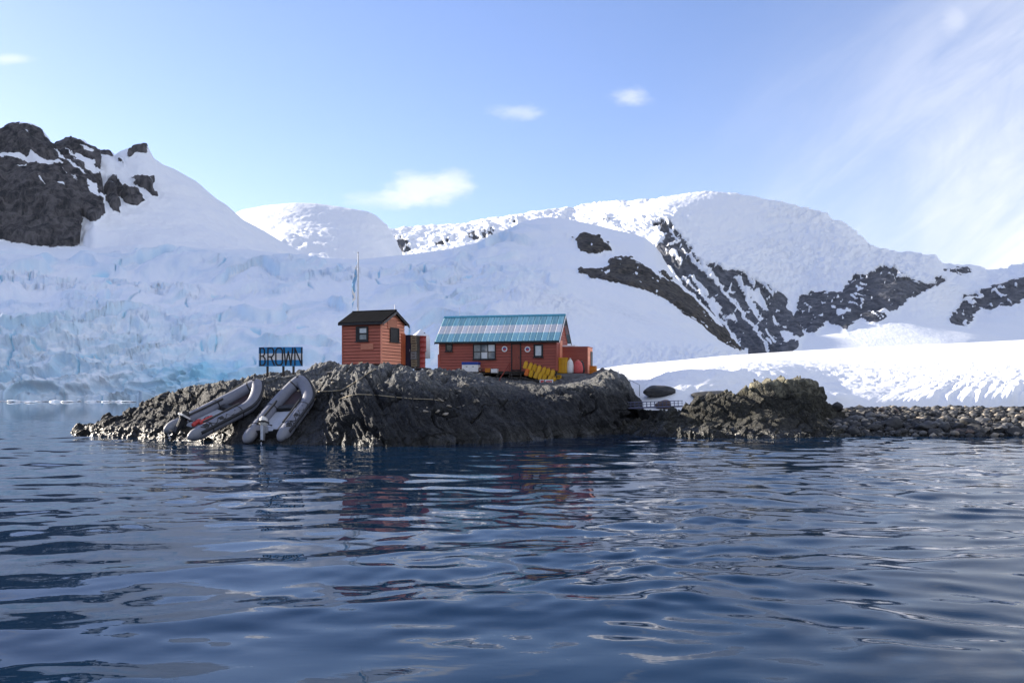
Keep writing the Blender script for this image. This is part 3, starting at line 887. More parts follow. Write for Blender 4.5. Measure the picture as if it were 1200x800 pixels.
def facets(p, cell, seed, tilt, warp=0.35):
    """broken blocks: every cell is a tilted plane"""
    q = p / cell
    q = q + warp * np.stack([fbm(q * 0.7, 3, seed + 1), fbm(q * 0.7, 3, seed + 2), fbm(q * 0.7, 3, seed + 3)], 1)
    f1, f2, cid, off = worley(q, seed)
    k = (cid * 7919) % 1.0
    k2 = (cid * 104729) % 1.0
    d = off[:, 0] * (k - 0.5) * tilt + off[:, 1] * (k2 - 0.5) * tilt + off[:, 2] * (cid - 0.5) * tilt
    edge = smooth(f2 - f1, 0.0, 0.12)
    return d + (cid - 0.5) * 0.7, edge


def build_island():
    def wl(py):
        return 2530.0 / (py - HY)
    water = [(40, 505), (66, 508), (80, 509.5), (120, 512), (170, 514), (230, 518), (300, 520.5), (360, 521.5), (440, 522), (500, 521.5), (550, 519.5), (600, 516.5), (650, 512.5), (700, 509), (735, 506), (755, 503), (775, 500), (800, 498)]
    wrow = [(x, y, wl(y)) for x, y in water]
    crest = [(40, 503, 60), (66, 505, 58), (80, 503, 57.5), (92, 499, 58), (108, 494, 58), (118, 490, 58), (130, 487, 58), (146, 480, 58), (160, 474, 58), (178, 468, 57), (190, 464, 56), (214, 457, 54), (240, 451, 52), (268, 445, 51), (290, 440, 50.5),
             (310, 436.5, 50.3), (330, 435.5, 50.3), (350, 434, 50.5), (362, 430, 50.8), (376, 425, 51), (388, 426, 51.5), (398, 430, 51.8), (412, 434.5, 52), (430, 434.5, 52), (446, 434, 52), (462, 435, 52), (480, 437.5, 52.5), (496, 440, 53), (506, 441, 55), (520, 441, 58), (540, 440, 60), (556, 441, 61),
             (568, 444, 61), (580, 450, 61), (592, 457, 60), (606, 462, 60), (620, 463, 60), (636, 461, 60.5), (655, 456, 61), (672, 452, 61), (690, 448, 61), (706, 445, 61), (718, 445, 60.5), (727, 449, 60), (733, 458, 59.5), (737, 468, 59), (742, 479, 59), (755, 486, 59), (775, 490, 60), (800, 492, 61)]
    cw = np.array([r[0] for r in wrow]); wy_ = np.array([r[2] for r in wrow])
    cxx = [r[0] for r in crest]

    def between(t, ft):
        """row part-way up: t of the height, ft of the way back"""
        out = []
        for x, yc, Yc in crest:
            Yw = float(np.interp(x, cw, wy_))
            zc = CZ + (HY - yc) * Yc / F
            z = zc * t
            Y = Yw + (Yc - Yw) * ft
            out.append((x, HY - (z - CZ) * F / Y, Y))
        return out
    under = [(x, HY + (CZ + 1.2) * F / (wl(y) - 1.5), wl(y) - 1.5) for x, y in water]
    # the face is steep under the big dome and a plain ramp where the boats lie
    def prof(t):
        out = []
        for x, yc, Yc in crest:
            Yw = float(np.interp(x, cw, wy_))
            zc = CZ + (HY - yc) * Yc / F
            steep = float(np.interp(x, [60, 185, 215, 370, 400, 440, 560, 700, 735, 800], [0.4, 0.3, 0.0, 0.0, 0.55, 0.85, 0.9, 0.8, 0.6, 0.2]))
            ft = (1 - steep) * t ** 1.0 + steep * (1 - math.sqrt(max(0, 1 - t * t))) ** 1.05
            Y = Yw + (Yc - Yw) * ft
            z = zc * t
            out.append((x, HY - (z - CZ) * F / Y, Y))
        return out
    plat = []
    for x, yc, Yc in crest:
        zc = CZ + (HY - yc) * Yc / F
        deep = float(np.interp(x, [60, 200, 330, 400, 480, 520, 700, 735, 800], [2.5, 4, 6, 12, 16, 16, 12, 8, 5]))
        zz = zc - 0.15 - (0.35 if x < 330 else 0)
        if 500 < x < 735:
            zz = max(zz, float(np.interp(x, [500, 540, 690, 720, 735], [3.5, 3.85, 3.9, 3.5, 2.0])))
        plat.append((x, HY - (zz - CZ) * F / (Yc + deep), Yc + deep))
    rear = [(x, HY - (-1.5 - CZ) * F / (Y + 9), Y + 9) for x, y, Y in plat]
    cols = cols_range(52, 790, 900)
    W = loft([under, wrow, prof(0.3), prof(0.62), prof(0.86), crest, plat, rear], cols, [8, 50, 56, 46, 34, 44, 12], (5,), 7, 1.2)
    N = normals(W)
    sh = W.shape
    p = W.reshape(-1, 3)
    n = N.reshape(-1, 3)
    px, py = to_px(p)
    left = smooth(px, 420, 360)
    big = fbm(p / 2.6, 4, 501)
    lump = ridged(p / np.array([3.4, 3.4, 2.2]), 3, 505)
    # strata: ribs that dip down to the right
    th = R(58)
    a = p[:, 0] * math.cos(th) - p[:, 2] * math.sin(th)
    c = p[:, 0] * math.sin(th) + p[:, 2] * math.cos(th)
    wv = fbm(p / 1.8, 3, 510)
    ribs = ridged(np.stack([c / 0.85 + wv * 0.30, a / 8.0, p[:, 1] / 4.0], 1), 4, 520, 0.6)
    fa, ea = facets(p, np.array([1.9, 1.6, 0.62]), 530, 1.5)
    fb, eb = facets(p, np.array([0.8, 0.7, 0.28]), 540, 1.5)
    fc, ec = facets(p, np.array([2.8, 2.6, 2.0]), 550, 1.2)
    fine = ridged(p / 0.32, 3, 560)
    # bedding: saw-tooth ledges dipping to the right, broken along their length
    brk = fbm(p / np.array([0.9, 1.1, 0.9]), 3, 562)
    def ledge(lam, seed, pw):
        u = c / lam + wv * 0.5 * (0.5 / lam) ** 0.5 + 0.35 * fbm(np.stack([a / 1.6, c / 1.6, p[:, 1] / 1.6], 1), 3, seed)
        f = u - np.floor(u)
        return f ** pw * smooth(f, 1.0, 0.93)
    beds = ledge(0.75, 563, 1.4) * 0.30 + ledge(0.26, 564, 1.3) * 0.11
    beds *= 0.6 + 0.6 * smooth(brk, -0.3, 0.3)
    vv = np.repeat(np.arange(sh[0]), sh[1])
    # keep the ground under the buildings and boats quiet
    hut = np.exp(-((px - 448) / 52) ** 4) * smooth(p[:, 1], 49.5, 52.0)
    ramp = smooth(px, 190, 225) * smooth(px, 395, 365) * smooth(p[:, 1], 52.5, 50)
    yard = smooth(px, 495, 520) * smooth(px, 715, 690) * smooth(p[:, 1], 57.5, 60.0)
    quiet = np.clip(np.maximum(np.maximum(hut * 0.75, ramp * 0.55), yard * 0.8), 0, 1)
    rib2 = ridged(np.stack([c / 0.30 + wv * 0.25, a / 5.0, p[:, 1] / 3.0], 1), 3, 524, 0.6)
    disp = big * (0.34 - 0.1 * left) + lump * 0.20 * (1 - left) + ribs * (0.20 * (1 - left) + 0.04) + rib2 * 0.085 * (1 - left) + beds * (0.45 - 0.0 * left) - 0.44 + 0.18 * left + (fc * (0.12 + 0.14 * left) + fa * (0.05 + 0.21 * left) + fb * (0.025 + 0.055 * left)) \
        - (1 - ea) * (0.02 + 0.04 * left) - (1 - eb) * (0.01 + 0.025 * left) + fine * 0.022
    disp = disp * (1 - 0.85 * quiet) - 0.16 * ramp - 0.15 * yard - 0.05 * hut - 0.45 * np.exp(-((px - 615) / 34) ** 2) * smooth(p[:, 1], 52, 56) * smooth(p[:, 1], 66, 62)
    disp = np.where(vv >= sh[0] - 8, 0, disp)
    disp -= smooth(px, 92, 68) * 0.8
    # deeper notches where the face is broken
    crk = np.abs(perlin(np.stack([p[:, 0] / 2.3 + wv * 0.5, p[:, 1] / 5, (p[:, 2] + 0.6 * p[:, 0]) / 5], 1), 570))
    disp -= smooth(crk, 0.035, 0.0) * 0.5 * (1 - quiet) * (1 - 0.5 * left)
    p = p + n * disp[:, None]
    me = mesh_np('island_rock', p, grid_faces(*sh[:2]), M_ROCK)
    return structure(add_obj('island_rock', me))


def build_outcrop():
    def wl(py):
        return 2530.0 / (py - HY)
    water = [(690, 506), (740, 509), (770, 511), (800, 512.5), (850, 513), (900, 513.5), (950, 513), (985, 512), (1010, 511), (1040, 511)]
    wrow = [(x, y, wl(y)) for x, y in water]
    crest = [(690, 504, 58), (720, 500, 57.5), (745, 496, 57), (760, 492, 57), (770, 486, 56.5), (777, 481, 56), (786, 479, 56), (794, 484, 56), (800, 479, 56), (808, 471, 56), (818, 467, 56), (835, 465, 56), (850, 464.5, 56), (866, 462, 56), (878, 459, 56), (888, 455, 56), (900, 451, 56), (915, 448.5, 56), (930, 446, 56), (946, 445.5, 56),
             (952, 449, 56), (957, 456, 56), (961, 464, 56), (965, 473, 56), (970, 479, 56), (978, 482, 56.5), (990, 486, 57), (1005, 491, 57), (1020, 496, 57), (1040, 504, 57)]
    cw = np.array([r[0] for r in wrow]); wy_ = np.array([r[2] for r in wrow])
    under = [(x, HY + (CZ + 1.2) * F / (wl(y) - 1.2), wl(y) - 1.2) for x, y in water]

    def prof(t, ft):
        out = []
        for x, yc, Yc in crest:
            Yw = float(np.interp(x, cw, wy_))
            zc = CZ + (HY - yc) * Yc / F
            Y = Yw + (Yc - Yw) * ft
            out.append((x, HY - (zc * t - CZ) * F / Y, Y))
        return out
    back1 = [(x, y + 3, d + 1.6) for x, y, d in crest]
    back2 = [(x, HY + (CZ + 0.6) * F / (d + 3.4), d + 3.4) for x, y, d in crest]
    cols = cols_range(696, 1036, 430)
    W = loft([under, wrow, prof(0.20, 0.36), prof(0.42, 0.66), prof(0.80, 0.84), crest, back1, back2], cols, [8, 34, 40, 34, 26, 16, 10], (5, 6), 5, 1.0)
    N = normals(W)
    sh = W.shape
    p = W.reshape(-1, 3)
    n = N.reshape(-1, 3)
    fa, ea = facets(p, np.array([1.5, 1.4, 1.0]), 630, 1.8)
    fb, eb = facets(p, np.array([0.6, 0.6, 0.42]), 640, 1.8)
    fc, ec = facets(p, np.array([3.2, 2.6, 2.2]), 650, 1.8)
    wv = fbm(p / 1.8, 3, 610)
    th = R(35)
    c = p[:, 0] * math.sin(th) + p[:, 2] * math.cos(th)
    ribs = ridged(np.stack([c / 0.8 + wv * 0.5, (p[:, 0] - p[:, 2]) / 4.0, p[:, 1] / 3.0], 1), 4, 620, 0.55)
    f = c / 0.6 + wv * 0.5
    f = f - np.floor(f)
    disp = fbm(p / 2.2, 4, 601) * 0.16 - 0.12 + f ** 1.4 * smooth(f, 1, 0.92) * 0.34 - 0.05 + fc * 0.30 + fa * 0.22 + fb * 0.10 + ribs * 0.05 - (1 - ea) * 0.07 - (1 - eb) * 0.03 + ridged(p / 0.3, 3, 660) * 0.02
    # boulders at the foot of the rock
    low = smooth(p[:, 2], 1.0, 0.3)
    f1, f2, cid, off = worley(p / np.array([0.8, 0.8, 0.6]) , 670)
    disp += low * (0.5 - f1) * 0.45 * (cid > 0.35)
    vv = np.repeat(np.arange(sh[0]), sh[1])
    disp = np.where(vv >= sh[0] - 8, disp * 0.2, disp)
    p = p + n * disp[:, None]
    me = mesh_np('outcrop_rock', p, grid_faces(*sh[:2]), M_OUT)
    return structure(add_obj('outcrop_rock', me))


M_BEACH = rock_mat('beach_shingle', (0.05, 0.05, 0.05), (0.10, 0.096, 0.09), (0.16, 0.15, 0.135), 3.0)


def build_beach():
    def wl(py):
        return 2530.0 / (py - HY)
    xs = [940, 1000, 1100, 1200, 1300, 1600, 2100]
    under = [(x, HY + (CZ + 1.0) * F / 49.5, 49.5) for x in xs]
    wrow = [(x, 511.3, wl(511.3)) for x in xs]
    mid = [(x, 498, 53.6) for x in xs]
    top = [(x, 484, 57.6) for x in xs]
    back = [(x, 477, 62.5) for x in xs]
    cols = cols_range(950, 1240, 300, (940, 1260, 1300, 1400, 1600, 2100))
    W = loft([under, wrow, mid, top, back], cols, [4, 26, 26, 20], (), 6)
    N = normals(W)
    sh = W.shape
    p = W.reshape(-1, 3)
    f1, f2, cid, off = worley(p / np.array([0.36, 0.42, 0.3]), 700)
    disp = fbm(p / 2.0, 3, 701) * 0.12 + (0.55 - f1) * 0.22 + (cid - .5) * 0.06
    p = p + N.reshape(-1, 3) * disp[:, None]
    me = mesh_np('beach', p, grid_faces(*sh[:2]), M_BEACH)
    return structure(add_obj('beach', me))


# ------------------------------------------------------------------ sea
def wave_height(x, y):
    """height of the water surface, metres"""
    q = np.stack([x, y, x * 0], 1)
    w1 = fbm(q / 7.0, 2, 801)
    w2 = fbm(q / 7.0, 2, 802)
    rng = np.random.RandomState(7)
    h = np.zeros_like(x)
    def train(n, lam0, lam1, ang0, spread, amp):
        nonlocal h
        for _ in range(n):
            lam = math.exp(rng.uniform(math.log(lam0), math.log(lam1)))
            th = ang0 + rng.normal(0, spread)
            k = 2 * math.pi / lam
            ph = rng.uniform(0, 6.283)
            dx, dy = math.sin(th), math.cos(th)
            h = h + amp * lam * np.sin(k * (dx * (x + 0.9 * w1) + dy * (y + 0.9 * w2)) + ph)
    train(8, 2.2, 5.5, R(-8), R(32), 0.0015)
    train(9, 0.9, 2.0, R(4), R(45), 0.0016)
    a = h
    h = np.zeros_like(x)
    train(22, 0.75, 1.6, R(3), R(42), 0.0040)
    mid = h
    h = np.zeros_like(x)
    train(24, 0.36, 0.75, R(-4), R(46), 0.0030)
    patch = smooth(fbm(q / np.array([5.0, 9.0, 1.0]), 3, 803), -0.30, 0.35)
    near = smooth(y, 4.0, 13.0)
    ruffle = 0.18 + 0.82 * smooth(x - 0.12 * y + 2.2 * w1, -1.0, 3.0)          # the breeze reaches the right-hand side
    small = h * (0.15 + 0.85 * patch) * (0.12 + 0.88 * smooth(y, 24.0, 15.0)) * (0.3 + 0.7 * near) * (0.45 + 0.55 * ruffle)
    return a + mid * (0.25 + 0.75 * near) * (0.3 + 0.7 * patch) * (0.25 + 0.75 * ruffle) + small


def build_sea():
    m, w, b = new_mat('sea_water')
    b.inputs['Base Color'].default_value = (0.002, 0.016, 0.042, 1)
    b.inputs['Roughness'].default_value = 0.01
    b.inputs['IOR'].default_value = 1.333
    b.inputs['Specular IOR Level'].default_value = 0.11
    pos = w.node('ShaderNodeNewGeometry').outputs['Position']
    n1 = w.noise(w.mapping(pos, (0.55, 1.25, 1)), 1.5, 4, 0.55, 0.5)
    n2 = w.noise(w.mapping(pos, (0.7, 1.3, 1), (0, 0, R(12))), 5.0, 3, 0.5, 0.3)
    big = w.ramp(w.noise(w.mapping(pos, (0.6, 1.2, 1)), 0.10, 3, 0.55), 0.38, 0.62)
    h = w.math('ADD', w.math('MULTIPLY', n1, 0.005), w.math('MULTIPLY', w.math('MULTIPLY', n2, 0.0015), big))
    bn = w.bump(h, 0.6, 1.0)
    w.l.new(bn, b.inputs['Normal'])
    pyr = np.concatenate([np.linspace(900, 540, 580, endpoint=False), np.linspace(540, 494, 230, endpoint=False), np.linspace(494, 466, 60)])
    Y = 2530.0 / (pyr - HY)
    Y = np.concatenate([[-400.0, 3.0], Y, [1400, 3500, 7000]])
    s = np.concatenate([[-40, -8, -3, -1.6, -1.0, -0.8], np.linspace(-0.68, 0.68, 640), [0.8, 1.0, 1.6, 3, 8, 40]])
    X = s[None, :] * np.maximum(Y, 4.0)[:, None] + 0 * Y[:, None]
    YY = np.broadcast_to(Y[:, None], X.shape)
    x, y = np.clip(X.ravel(), -8800, 6300), YY.ravel().copy()
    z = wave_height(x, y)
    fade = smooth(y, 130.0, 45.0) * smooth(y, 2.0, 5.0) * smooth(np.abs(x) / np.maximum(y, 4), 1.2, 0.7)
    z = z * fade
    me = mesh_np('sea', np.stack([x, y, z], 1), grid_faces(*X.shape), m)
    structure(add_obj('sea', me))


BANK = build_bank()
ISLAND = build_island()
OUTCROP = build_outcrop()
BEACH = build_beach()
build_sea()


# ------------------------------------------------------------------ object helpers
class MB:
    """collects simple shapes and links them as one mesh object"""
    def __init__(s):
        s.v, s.f, s.mi = [], [], []
        s.cur = 0

    def add(s, v, f):
        o = len(s.v)
        s.v += [tuple(q) for q in v]
        s.f += [tuple(i + o for i in t) for t in f]
        s.mi += [s.cur] * len(f)
        return s

    def box(s, x0, x1, y0, y1, z0, z1):
        v = [(x, y, z) for z in (z0, z1) for y in (y0, y1) for x in (x0, x1)]
        return s.add(v, [(0, 2, 3, 1), (4, 5, 7, 6), (0, 1, 5, 4), (2, 6, 7, 3), (0, 4, 6, 2), (1, 3, 7, 5)])

    def prism(s, poly, axis, a, b):
        """poly: 2-D outline; axis 'x' -> (y, z), 'y' -> (x, z), 'z' -> (x, y)"""
        def put(p, k):
            if axis == 'x':
                return (k, p[0], p[1])
            if axis == 'y':
                return (p[0], k, p[1])
            return (p[0], p[1], k)
        n = len(poly)
        v = [put(p, a) for p in poly] + [put(p, b) for p in poly]
        f = [tuple(range(n)), tuple(range(2 * n - 1, n - 1, -1))]
        f += [(i, i + n, (i + 1) % n + n, (i + 1) % n) for i in range(n)]
        return s.add(v, f)

    def tube(s, pts, r, n=8, caps=True):
        pts = [Vector(p) for p in pts]
        m = len(pts)
        rr = r if isinstance(r, (list, tuple)) else [r] * m
        v = []
        ref = None
        for i, p in enumerate(pts):
            t = (pts[min(i + 1, m - 1)] - pts[max(i - 1, 0)]).normalized()
            if ref is None:
                ref = Vector((0, 0, 1)) if abs(t.z) < 0.9 else Vector((1, 0, 0))
            u = t.cross(ref)
            if u.length < 1e-4:
                u = t.cross(Vector((0.3, 1, 0.2)))
            u.normalize()
            w = u.cross(t).normalized()
            ref = w
            for k in range(n):
                a = 2 * math.pi * k / n
                v.append(p + (u * math.cos(a) + w * math.sin(a)) * rr[i])
        f = []
        for i in range(m - 1):
            for k in range(n):
                k2 = (k + 1) % n
                f.append((i * n + k, i * n + k2, (i + 1) * n + k2, (i + 1) * n + k))
        if caps:
            f.append(tuple(range(n - 1, -1, -1)))
            f.append(tuple((m - 1) * n + k for k in range(n)))
        return s.add(v, f)

    def lathe(s, prof, n=14, c=(0, 0)):
        v = []
        for r, z in prof:
            for k in range(n):
                a = 2 * math.pi * k / n
                v.append((c[0] + r * math.cos(a), c[1] + r * math.sin(a), z))
        m = len(prof)
        f = [(i * n + k, i * n + (k + 1) % n, (i + 1) * n + (k + 1) % n, (i + 1) * n + k) for i in range(m - 1) for k in range(n)]
        f.append(tuple(range(n - 1, -1, -1)))
        f.append(tuple((m - 1) * n + k for k in range(n)))
        return s.add(v, f)

    def mesh(s, name, mats, smooth=False, bevel=0.0):
        me = bpy.data.meshes.new(name)
        me.from_pydata(s.v, [], s.f)
        mats = mats if isinstance(mats, (list, tuple)) else [mats]
        for m in mats:
            me.materials.append(m)
        me.polygons.foreach_set('material_index', s.mi)
        bm = bmesh.new()
        bm.from_mesh(me)
        bmesh.ops.recalc_face_normals(bm, faces=bm.faces)
        if bevel > 0:
            bmesh.ops.bevel(bm, geom=list(bm.edges), offset=bevel, segments=2, affect='EDGES', profile=0.6)
        bm.to_mesh(me)
        bm.free()
        me.polygons.foreach_set('use_smooth', [smooth] * len(me.polygons))
        return me

    def obj(s, name, mats, parent=None, smooth=False, bevel=0.0):
        return add_obj(name, s.mesh(name, mats, smooth, bevel), parent)


def tag(o, label, cat, group=None):
    o['label'] = label
    o['category'] = cat
    if group:
        o['group'] = group
    return o


def thing(name, label, cat, loc=(0, 0, 0), rz=0.0, group=None):
    o = bpy.data.objects.new(name, None)
    COL.objects.link(o)
    o.location = loc
    o.rotation_euler = (0, 0, rz)
    o.empty_display_size = 0.2
    return tag(o, label, cat, group)


def copy_thing(src, label=None, loc=None, rot=None, scale=None):
    r = src.copy()
    COL.objects.link(r)
    if label:
        r['label'] = label
    if loc is not None:
        r.location = loc
    if rot is not None:
        r.rotation_euler = rot
    if scale is not None:
        r.scale = scale
    for ch in src.children:
        c = ch.copy()
        COL.objects.link(c)
        c.parent = r
        for g in ch.children:
            d = g.copy()
            COL.objects.link(d)
            d.parent = c
    return r


def paint(name, col, col2=None, rough=0.6, scale=3.0, wear=None, wear_amt=0.0, streak=(1, 1, 1), metal=0.0, bump=0.15, spec=0.4, per_object=0.0):
    """weathered paint, plastic or wood: base colour with blotches, streaks and worn spots"""
    m, w, b = new_mat(name)
    co = w.node('ShaderNodeTexCoord').outputs['Object']
    n = w.noise(w.mapping(co, streak), scale, 5, 0.62)
    n2 = w.noise(w.mapping(co, streak, loc=(5, 3, 1)), scale * 6, 4, 0.65)
    col2 = col2 or tuple(c * 0.75 for c in col)
    c = w.mix(w.ramp(w.math('ADD', w.math('MULTIPLY', n, 0.7), w.math('MULTIPLY', n2, 0.3)), 0.35, 0.66), col, col2)
    if wear:
        c = w.mix(w.math('MULTIPLY', w.ramp(n2, 0.56, 0.68), wear_amt), c, wear)
    if per_object:
        ri = w.node('ShaderNodeObjectInfo').outputs['Random']
        v = w.ramp(ri, 0, 1, 1 - per_object, 1 + per_object, False)
        cc = w.node('ShaderNodeCombineXYZ')
        for i in range(3):
            w.l.new(v, cc.inputs[i])
        c = w.mix(1.0, c, cc.outputs[0], 'MULTIPLY')
    w.l.new(c, b.inputs['Base Color'])
    b.inputs['Roughness'].default_value = rough
    b.inputs['Metallic'].default_value = metal
    b.inputs['Specular IOR Level'].default_value = spec
    if bump:
        w.l.new(w.bump(n2, bump, 0.02), b.inputs['Normal'])
    return m


RED_H = paint('house_red_paint', (0.37, 0.092, 0.062), (0.28, 0.07, 0.05), 0.7, 1.4, (0.26, 0.12, 0.08), 0.25, (0.4, 1, 2), per_object=0.07)
RED_S = paint('cabin_red_paint', (0.47, 0.135, 0.085), (0.36, 0.10, 0.065), 0.7, 1.6, (0.40, 0.20, 0.13), 0.3, (0.4, 1, 2), per_object=0.07)
RED_LIT_SIDE = paint('cabin_side_lit_paint', (0.88, 0.36, 0.22), (0.78, 0.28, 0.17), 0.7, 1.6, (0.52, 0.30, 0.2), 0.35, (1, 0.4, 2), per_object=0.07)  # right-hand faces painted lighter so that they look lit
ORANGE_W = paint('orange_corner_paint', (0.46, 0.10, 0.03), (0.34, 0.07, 0.025), 0.7, 1.6)
PALE_O = paint('pale_orange_paint', (0.56, 0.22, 0.13), (0.48, 0.17, 0.10), 0.7, 4, (0.62, 0.36, 0.25), 0.4)
BLACK = paint('black_trim', (0.012, 0.012, 0.014), (0.022, 0.022, 0.024), 0.6, 5)
FELT = paint('roofing_felt', (0.004, 0.005, 0.007), (0.008, 0.009, 0.012), 1.0, 2.2, (0.014, 0.015, 0.018), 0.3, (1, 0.4, 1), spec=0.03)
GAP = paint('dark_gap_paint', (0.06, 0.018, 0.013), (0.05, 0.015, 0.012), 0.8, 3)
GREYW = paint('grey_timber', (0.16, 0.15, 0.145), (0.10, 0.095, 0.09), 0.8, 3, (0.24, 0.22, 0.2), 0.4, (3, 3, 0.6))
DARKW = paint('dark_timber', (0.035, 0.028, 0.024), (0.055, 0.045, 0.038), 0.8, 3)
GLASS = paint('window_glass', (0.20, 0.24, 0.26), (0.11, 0.13, 0.15), 0.08, 3, spec=0.6, bump=0)
GLASS_W = paint('window_with_white_blind', (0.60, 0.64, 0.66), (0.46, 0.52, 0.55), 0.15, 3, spec=0.6, bump=0)
GLASS_D = paint('dark_window_glass', (0.012, 0.014, 0.016), (0.025, 0.028, 0.032), 0.08, 3, spec=0.6, bump=0)
WHITE = paint('white_paint', (0.78, 0.78, 0.77), (0.66, 0.66, 0.66), 0.55, 3, (0.45, 0.40, 0.36), 0.25)
SNOWCAP = paint('thin_snow', (0.86, 0.88, 0.91), (0.82, 0.85, 0.89), 0.8, 3)
YELLOW = paint('yellow_plastic', (0.66, 0.37, 0.012), (0.56, 0.29, 0.010), 0.45, 4, (0.25, 0.14, 0.02), 0.3, per_object=0.10)
ORANGE = paint('orange_plastic', (0.68, 0.16, 0.015), (0.56, 0.12, 0.012), 0.45, 4, (0.2, 0.06, 0.02), 0.3)
AMBER = paint('amber_plastic', (0.58, 0.22, 0.012), (0.46, 0.15, 0.010), 0.5, 4, (0.16, 0.05, 0.01), 0.5)
REDP = paint('red_plastic', (0.52, 0.05, 0.045), (0.40, 0.035, 0.03), 0.45, 4)
PINKR = paint('faded_red_cloth', (0.60, 0.11, 0.10), (0.48, 0.07, 0.07), 0.8, 5, (0.7, 0.4, 0.38), 0.5)
BLUE = paint('blue_paint', (0.015, 0.055, 0.30), (0.012, 0.04, 0.22), 0.5, 3)
SIGNB = paint('sign_blue', (0.03, 0.24, 0.52), (0.02, 0.19, 0.44), 0.6, 5, (0.14, 0.36, 0.56), 0.4)
ROPE = paint('pale_rope', (0.40, 0.34, 0.24), (0.30, 0.25, 0.17), 0.9, 30)
STEEL = paint('galvanised_steel', (0.42, 0.44, 0.47), (0.32, 0.33, 0.36), 0.4, 8, metal=0.6)
DECKM = paint('weathered_deck', (0.20, 0.20, 0.205), (0.13, 0.13, 0.135), 0.8, 3, (0.3, 0.3, 0.3), 0.3, (0.5, 4, 1))


def roof_paint():
    """blue, white and blue bands painted on iron sheets, faded and rust-streaked"""
    m, w, b = new_mat('banded_roof_paint')
    co = w.node('ShaderNodeTexCoord').outputs['Object']
    sp = w.node('ShaderNodeSeparateXYZ')
    w.l.new(co, sp.inputs[0])
    z = sp.outputs[2]
    n = w.noise(w.mapping(co, (3.0, 0.35, 0.35)), 2.2, 6, 0.66)
    n2 = w.noise(w.mapping(co, (1, 0.5, 0.5)), 9, 4, 0.65)
    ri = w.node('ShaderNodeObjectInfo').outputs['Random']
    zz = w.math('ADD', z, w.math('MULTIPLY', w.math('SUBTRACT', n2, 0.5), 0.05))
    white = w.math('MULTIPLY', w.ramp(zz, 2.705, 2.735), w.ramp(zz, 3.335, 3.305))
    bl = w.mix(w.ramp(n, 0.32, 0.66), (0.19, 0.45, 0.54), (0.36, 0.60, 0.66))
    bl = w.mix(w.math('MULTIPLY', w.ramp(n2, 0.5, 0.7), 0.5), bl, (0.09, 0.29, 0.41))
    wh = w.mix(w.ramp(n, 0.34, 0.66), (0.80, 0.81, 0.83), (0.66, 0.66, 0.69))
    wh = w.mix(w.math('MULTIPLY', w.ramp(n2, 0.52, 0.7), 0.4), wh, (0.42, 0.34, 0.31))
    c = w.mix(white, bl, wh)
    v = w.ramp(ri, 0, 1, 0.80, 1.15, False)
    cc = w.node('ShaderNodeCombineXYZ')
    for i in range(3):
        w.l.new(v, cc.inputs[i])
    c = w.mix(1.0, c, cc.outputs[0], 'MULTIPLY')
    w.l.new(c, b.inputs['Base Color'])
    b.inputs['Roughness'].default_value = 0.55
    b.inputs['Specular IOR Level'].default_value = 0.4
    return m


ROOF = roof_paint()


class Frame:
    """an upright plane of the place, to read positions off it"""
    def __init__(s, org, rz):
        s.o = Vector(org)
        s.c, s.s = math.cos(rz), math.sin(rz)

    def front(s, px, py, y=0.0):
        """local (x, z) where the sight line meets the local plane y = const"""
        d = P(px, py, 1.0) - Vector((0, 0, CZ))
        n = Vector((-s.s, s.c, 0))
        o = s.o + n * y
        t = (o - Vector((0, 0, CZ))).dot(n) / d.dot(n)
        w = Vector((0, 0, CZ)) + d * t - s.o
        return w.x * s.c + w.y * s.s, w.z

    def side(s, px, py, x=0.0):
        d = P(px, py, 1.0) - Vector((0, 0, CZ))
        n = Vector((s.c, s.s, 0))
        o = s.o + n * x
        t = (o - Vector((0, 0, CZ))).dot(n) / d.dot(n)
        w = Vector((0, 0, CZ)) + d * t - s.o
        return -w.x * s.s + w.y * s.c, w.z


from mathutils.bvhtree import BVHTree


def bvh(o):
    me = o.data
    v = np.empty(len(me.vertices) * 3, np.float32)
    me.vertices.foreach_get('co', v)
    f = np.empty(len(me.loops), np.int32)
    me.loops.foreach_get('vertex_index', f)
    return BVHTree.FromPolygons(v.reshape(-1, 3).tolist(), f.reshape(-1, 4).tolist())


B_ISL, B_OUT, B_BEACH, B_BANK = bvh(ISLAND), bvh(OUTCROP), bvh(BEACH), bvh(BANK)


def hit(px, py, trees=(B_ISL,)):
    o = Vector((0, 0, CZ))
    d = (P(px, py, 1.0) - o).normalized()
    best = None
    for t in trees:
        h = t.ray_cast(o, d)
        if h[0] is not None and (best is None or h[3] < best[1]):
            best = (h[0], h[3])
    return best[0] if best else None


def drop(x, y, trees=(B_ISL,), z=30.0):
    best = None
    for t in trees:
        h = t.ray_cast(Vector((x, y, z)), Vector((0, 0, -1)))
        if h[0] is not None and (best is None or h[0].z > best):
            best = h[0].z
    return best if best is not None else 0.0


